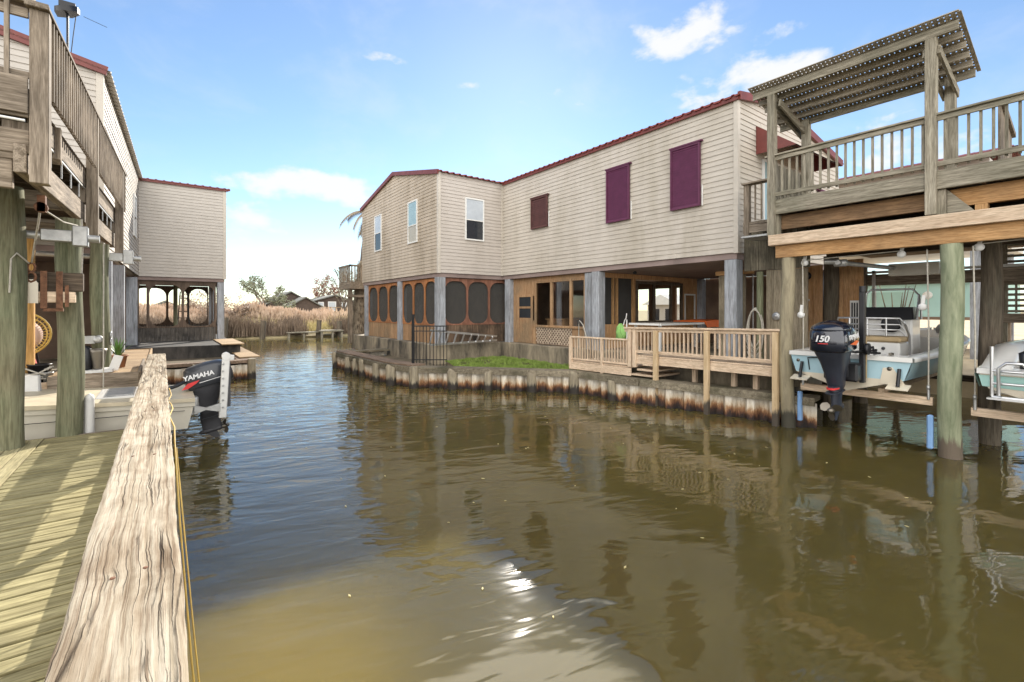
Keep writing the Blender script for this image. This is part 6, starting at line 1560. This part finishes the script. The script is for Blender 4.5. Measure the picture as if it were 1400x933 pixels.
# clouds: soft noise gathered round a few real sky directions
tc=N(nt,'ShaderNodeTexCoord'); sp=N(nt,'ShaderNodeSeparateXYZ'); L(nt,tc.outputs['Generated'],sp.inputs[0])
def Mth(op,a,b=None,c=None):
    n=N(nt,'ShaderNodeMath',operation=op)
    for i,x in enumerate((a,b,c)):
        if x is None: continue
        if isinstance(x,(int,float)): n.inputs[i].default_value=x
        else: L(nt,x,n.inputs[i])
    return n.outputs[0]
az=Mth('ARCTAN2',sp.outputs[0],sp.outputs[1]); el=Mth('ARCSINE',sp.outputs[2])
cv=N(nt,'ShaderNodeCombineXYZ'); L(nt,az,cv.inputs[0]); L(nt,Mth('MULTIPLY',el,1.7),cv.inputs[1])
cn=noise_t(nt,cv.outputs[0],11,9,.56,.15)
cn2=noise_t(nt,cv.outputs[0],4.5,6,.6,.3)
tot=None
def dirpix(u,v):
    a=(u-700)/640; b=(424-v)/640; x=.5983+a*.8013; y=.8013-a*.5983
    return math.atan2(x,y),math.atan2(b,math.hypot(x,y))
CL=((930,50,90,34,1.0),(1062,48,42,16,.85),(1050,105,120,40,1.0),(960,130,60,30,.7),(420,255,110,26,.95),(470,262,50,26,.8),(525,80,42,9,.62),(635,116,30,8,.42),(1150,48,22,10,.5),(700,370,500,60,.55),(330,300,120,40,.5),(760,140,60,18,.3),(1250,190,120,50,.55))
for u,v,w_,h_,s_ in CL:
    a0,e0=dirpix(u,v); a1,_=dirpix(u+w_,v); _,e1=dirpix(u,v-h_)
    da=Mth('MULTIPLY',Mth('SUBTRACT',az,a0),1/abs(a1-a0)); de=Mth('MULTIPLY',Mth('SUBTRACT',el,e0),1/abs(e1-e0))
    d2=Mth('ADD',Mth('MULTIPLY',da,da),Mth('MULTIPLY',de,de))
    bl=Mth('MULTIPLY',Mth('MAXIMUM',Mth('SUBTRACT',1.0,Mth('MULTIPLY',d2,.6)),-.6),s_)
    tot=bl if tot is None else Mth('MAXIMUM',tot,bl)
dens=Mth('ADD',Mth('MULTIPLY',tot,.62),Mth('MULTIPLY',Mth('SUBTRACT',cn,.5),1.55))
mr=N(nt,'ShaderNodeMapRange',interpolation_type='SMOOTHSTEP'); L(nt,dens,mr.inputs[0]); mr.inputs[1].default_value=.22; mr.inputs[2].default_value=.60; mr.inputs[3].default_value=0; mr.inputs[4].default_value=.93
thin=N(nt,'ShaderNodeMapRange',interpolation_type='SMOOTHSTEP'); L(nt,cn2,thin.inputs[0]); thin.inputs[1].default_value=.45; thin.inputs[2].default_value=.8; thin.inputs[3].default_value=0; thin.inputs[4].default_value=.22
cov=Mth('MAXIMUM',mr.outputs[0],thin.outputs[0])
hsv=N(nt,'ShaderNodeHueSaturation'); L(nt,sk.outputs[0],hsv.inputs['Color']); hsv.inputs['Saturation'].default_value=SKSAT
mix=mixc(nt,cov,hsv.outputs[0],CLC)
# unseen, broken bright cloud deck added behind the camera as fill light
back=Mth('ADD',Mth('MULTIPLY',sp.outputs[0],-.598),Mth('MULTIPLY',sp.outputs[1],-.801))
bm=N(nt,'ShaderNodeMapRange',interpolation_type='SMOOTHSTEP'); L(nt,Mth('ADD',back,Mth('MULTIPLY',Mth('SUBTRACT',cn,.5),.9)),bm.inputs[0]); bm.inputs[1].default_value=.05; bm.inputs[2].default_value=.30; bm.inputs[3].default_value=0; bm.inputs[4].default_value=.95
mix=mixc(nt,bm.outputs[0],mix,CLB)
# unseen bright cloud bank added near the sun for a pale water reflection
a0,e0=dirpix(730,-60); da=Mth('MULTIPLY',Mth('SUBTRACT',az,a0),1/.25); de=Mth('MULTIPLY',Mth('SUBTRACT',el,R(40.5)),1/R(6.2))
d2=Mth('ADD',Mth('MULTIPLY',da,da),Mth('MULTIPLY',de,de))
hm=N(nt,'ShaderNodeMapRange',interpolation_type='SMOOTHSTEP'); L(nt,Mth('ADD',Mth('SUBTRACT',1.0,d2),Mth('MULTIPLY',Mth('SUBTRACT',cn,.5),.9)),hm.inputs[0]); hm.inputs[1].default_value=.0; hm.inputs[2].default_value=.5; hm.inputs[3].default_value=0; hm.inputs[4].default_value=1
mix=mixc(nt,hm.outputs[0],mix,(21,20.5,19.5))
L(nt,mix,bg.inputs[0]); bg.inputs[1].default_value=SKY
sd=bpy.data.lights.new('Sun','SUN'); sd.energy=SUN; sd.angle=R(.6); sd.color=(1,.93,.82)
so=bpy.data.objects.new('Sun',sd); COL.objects.link(so)
d=V((math.sin(AZ)*math.cos(EL),math.cos(AZ)*math.cos(EL),math.sin(EL)))
so.rotation_euler=(-d).to_track_quat('-Z','Y').to_euler(); so.location=(20,20,40)
cam=bpy.data.cameras.new('Camera'); co_=bpy.data.objects.new('Camera',cam); COL.objects.link(co_)
co_.location=(0,0,2.4); co_.rotation_euler=(R(90),0,R(-36.75)); cam.sensor_width=36; cam.lens=640/1400*36; cam.shift_y=-42.5/1400
cam.clip_start=.05; cam.clip_end=6000
S.camera=co_
S.view_settings.view_transform='Standard'; S.view_settings.look='None'; S.view_settings.exposure=EXPO; S.view_settings.gamma=1
S.render.engine='CYCLES'
S.cycles.max_bounces=8
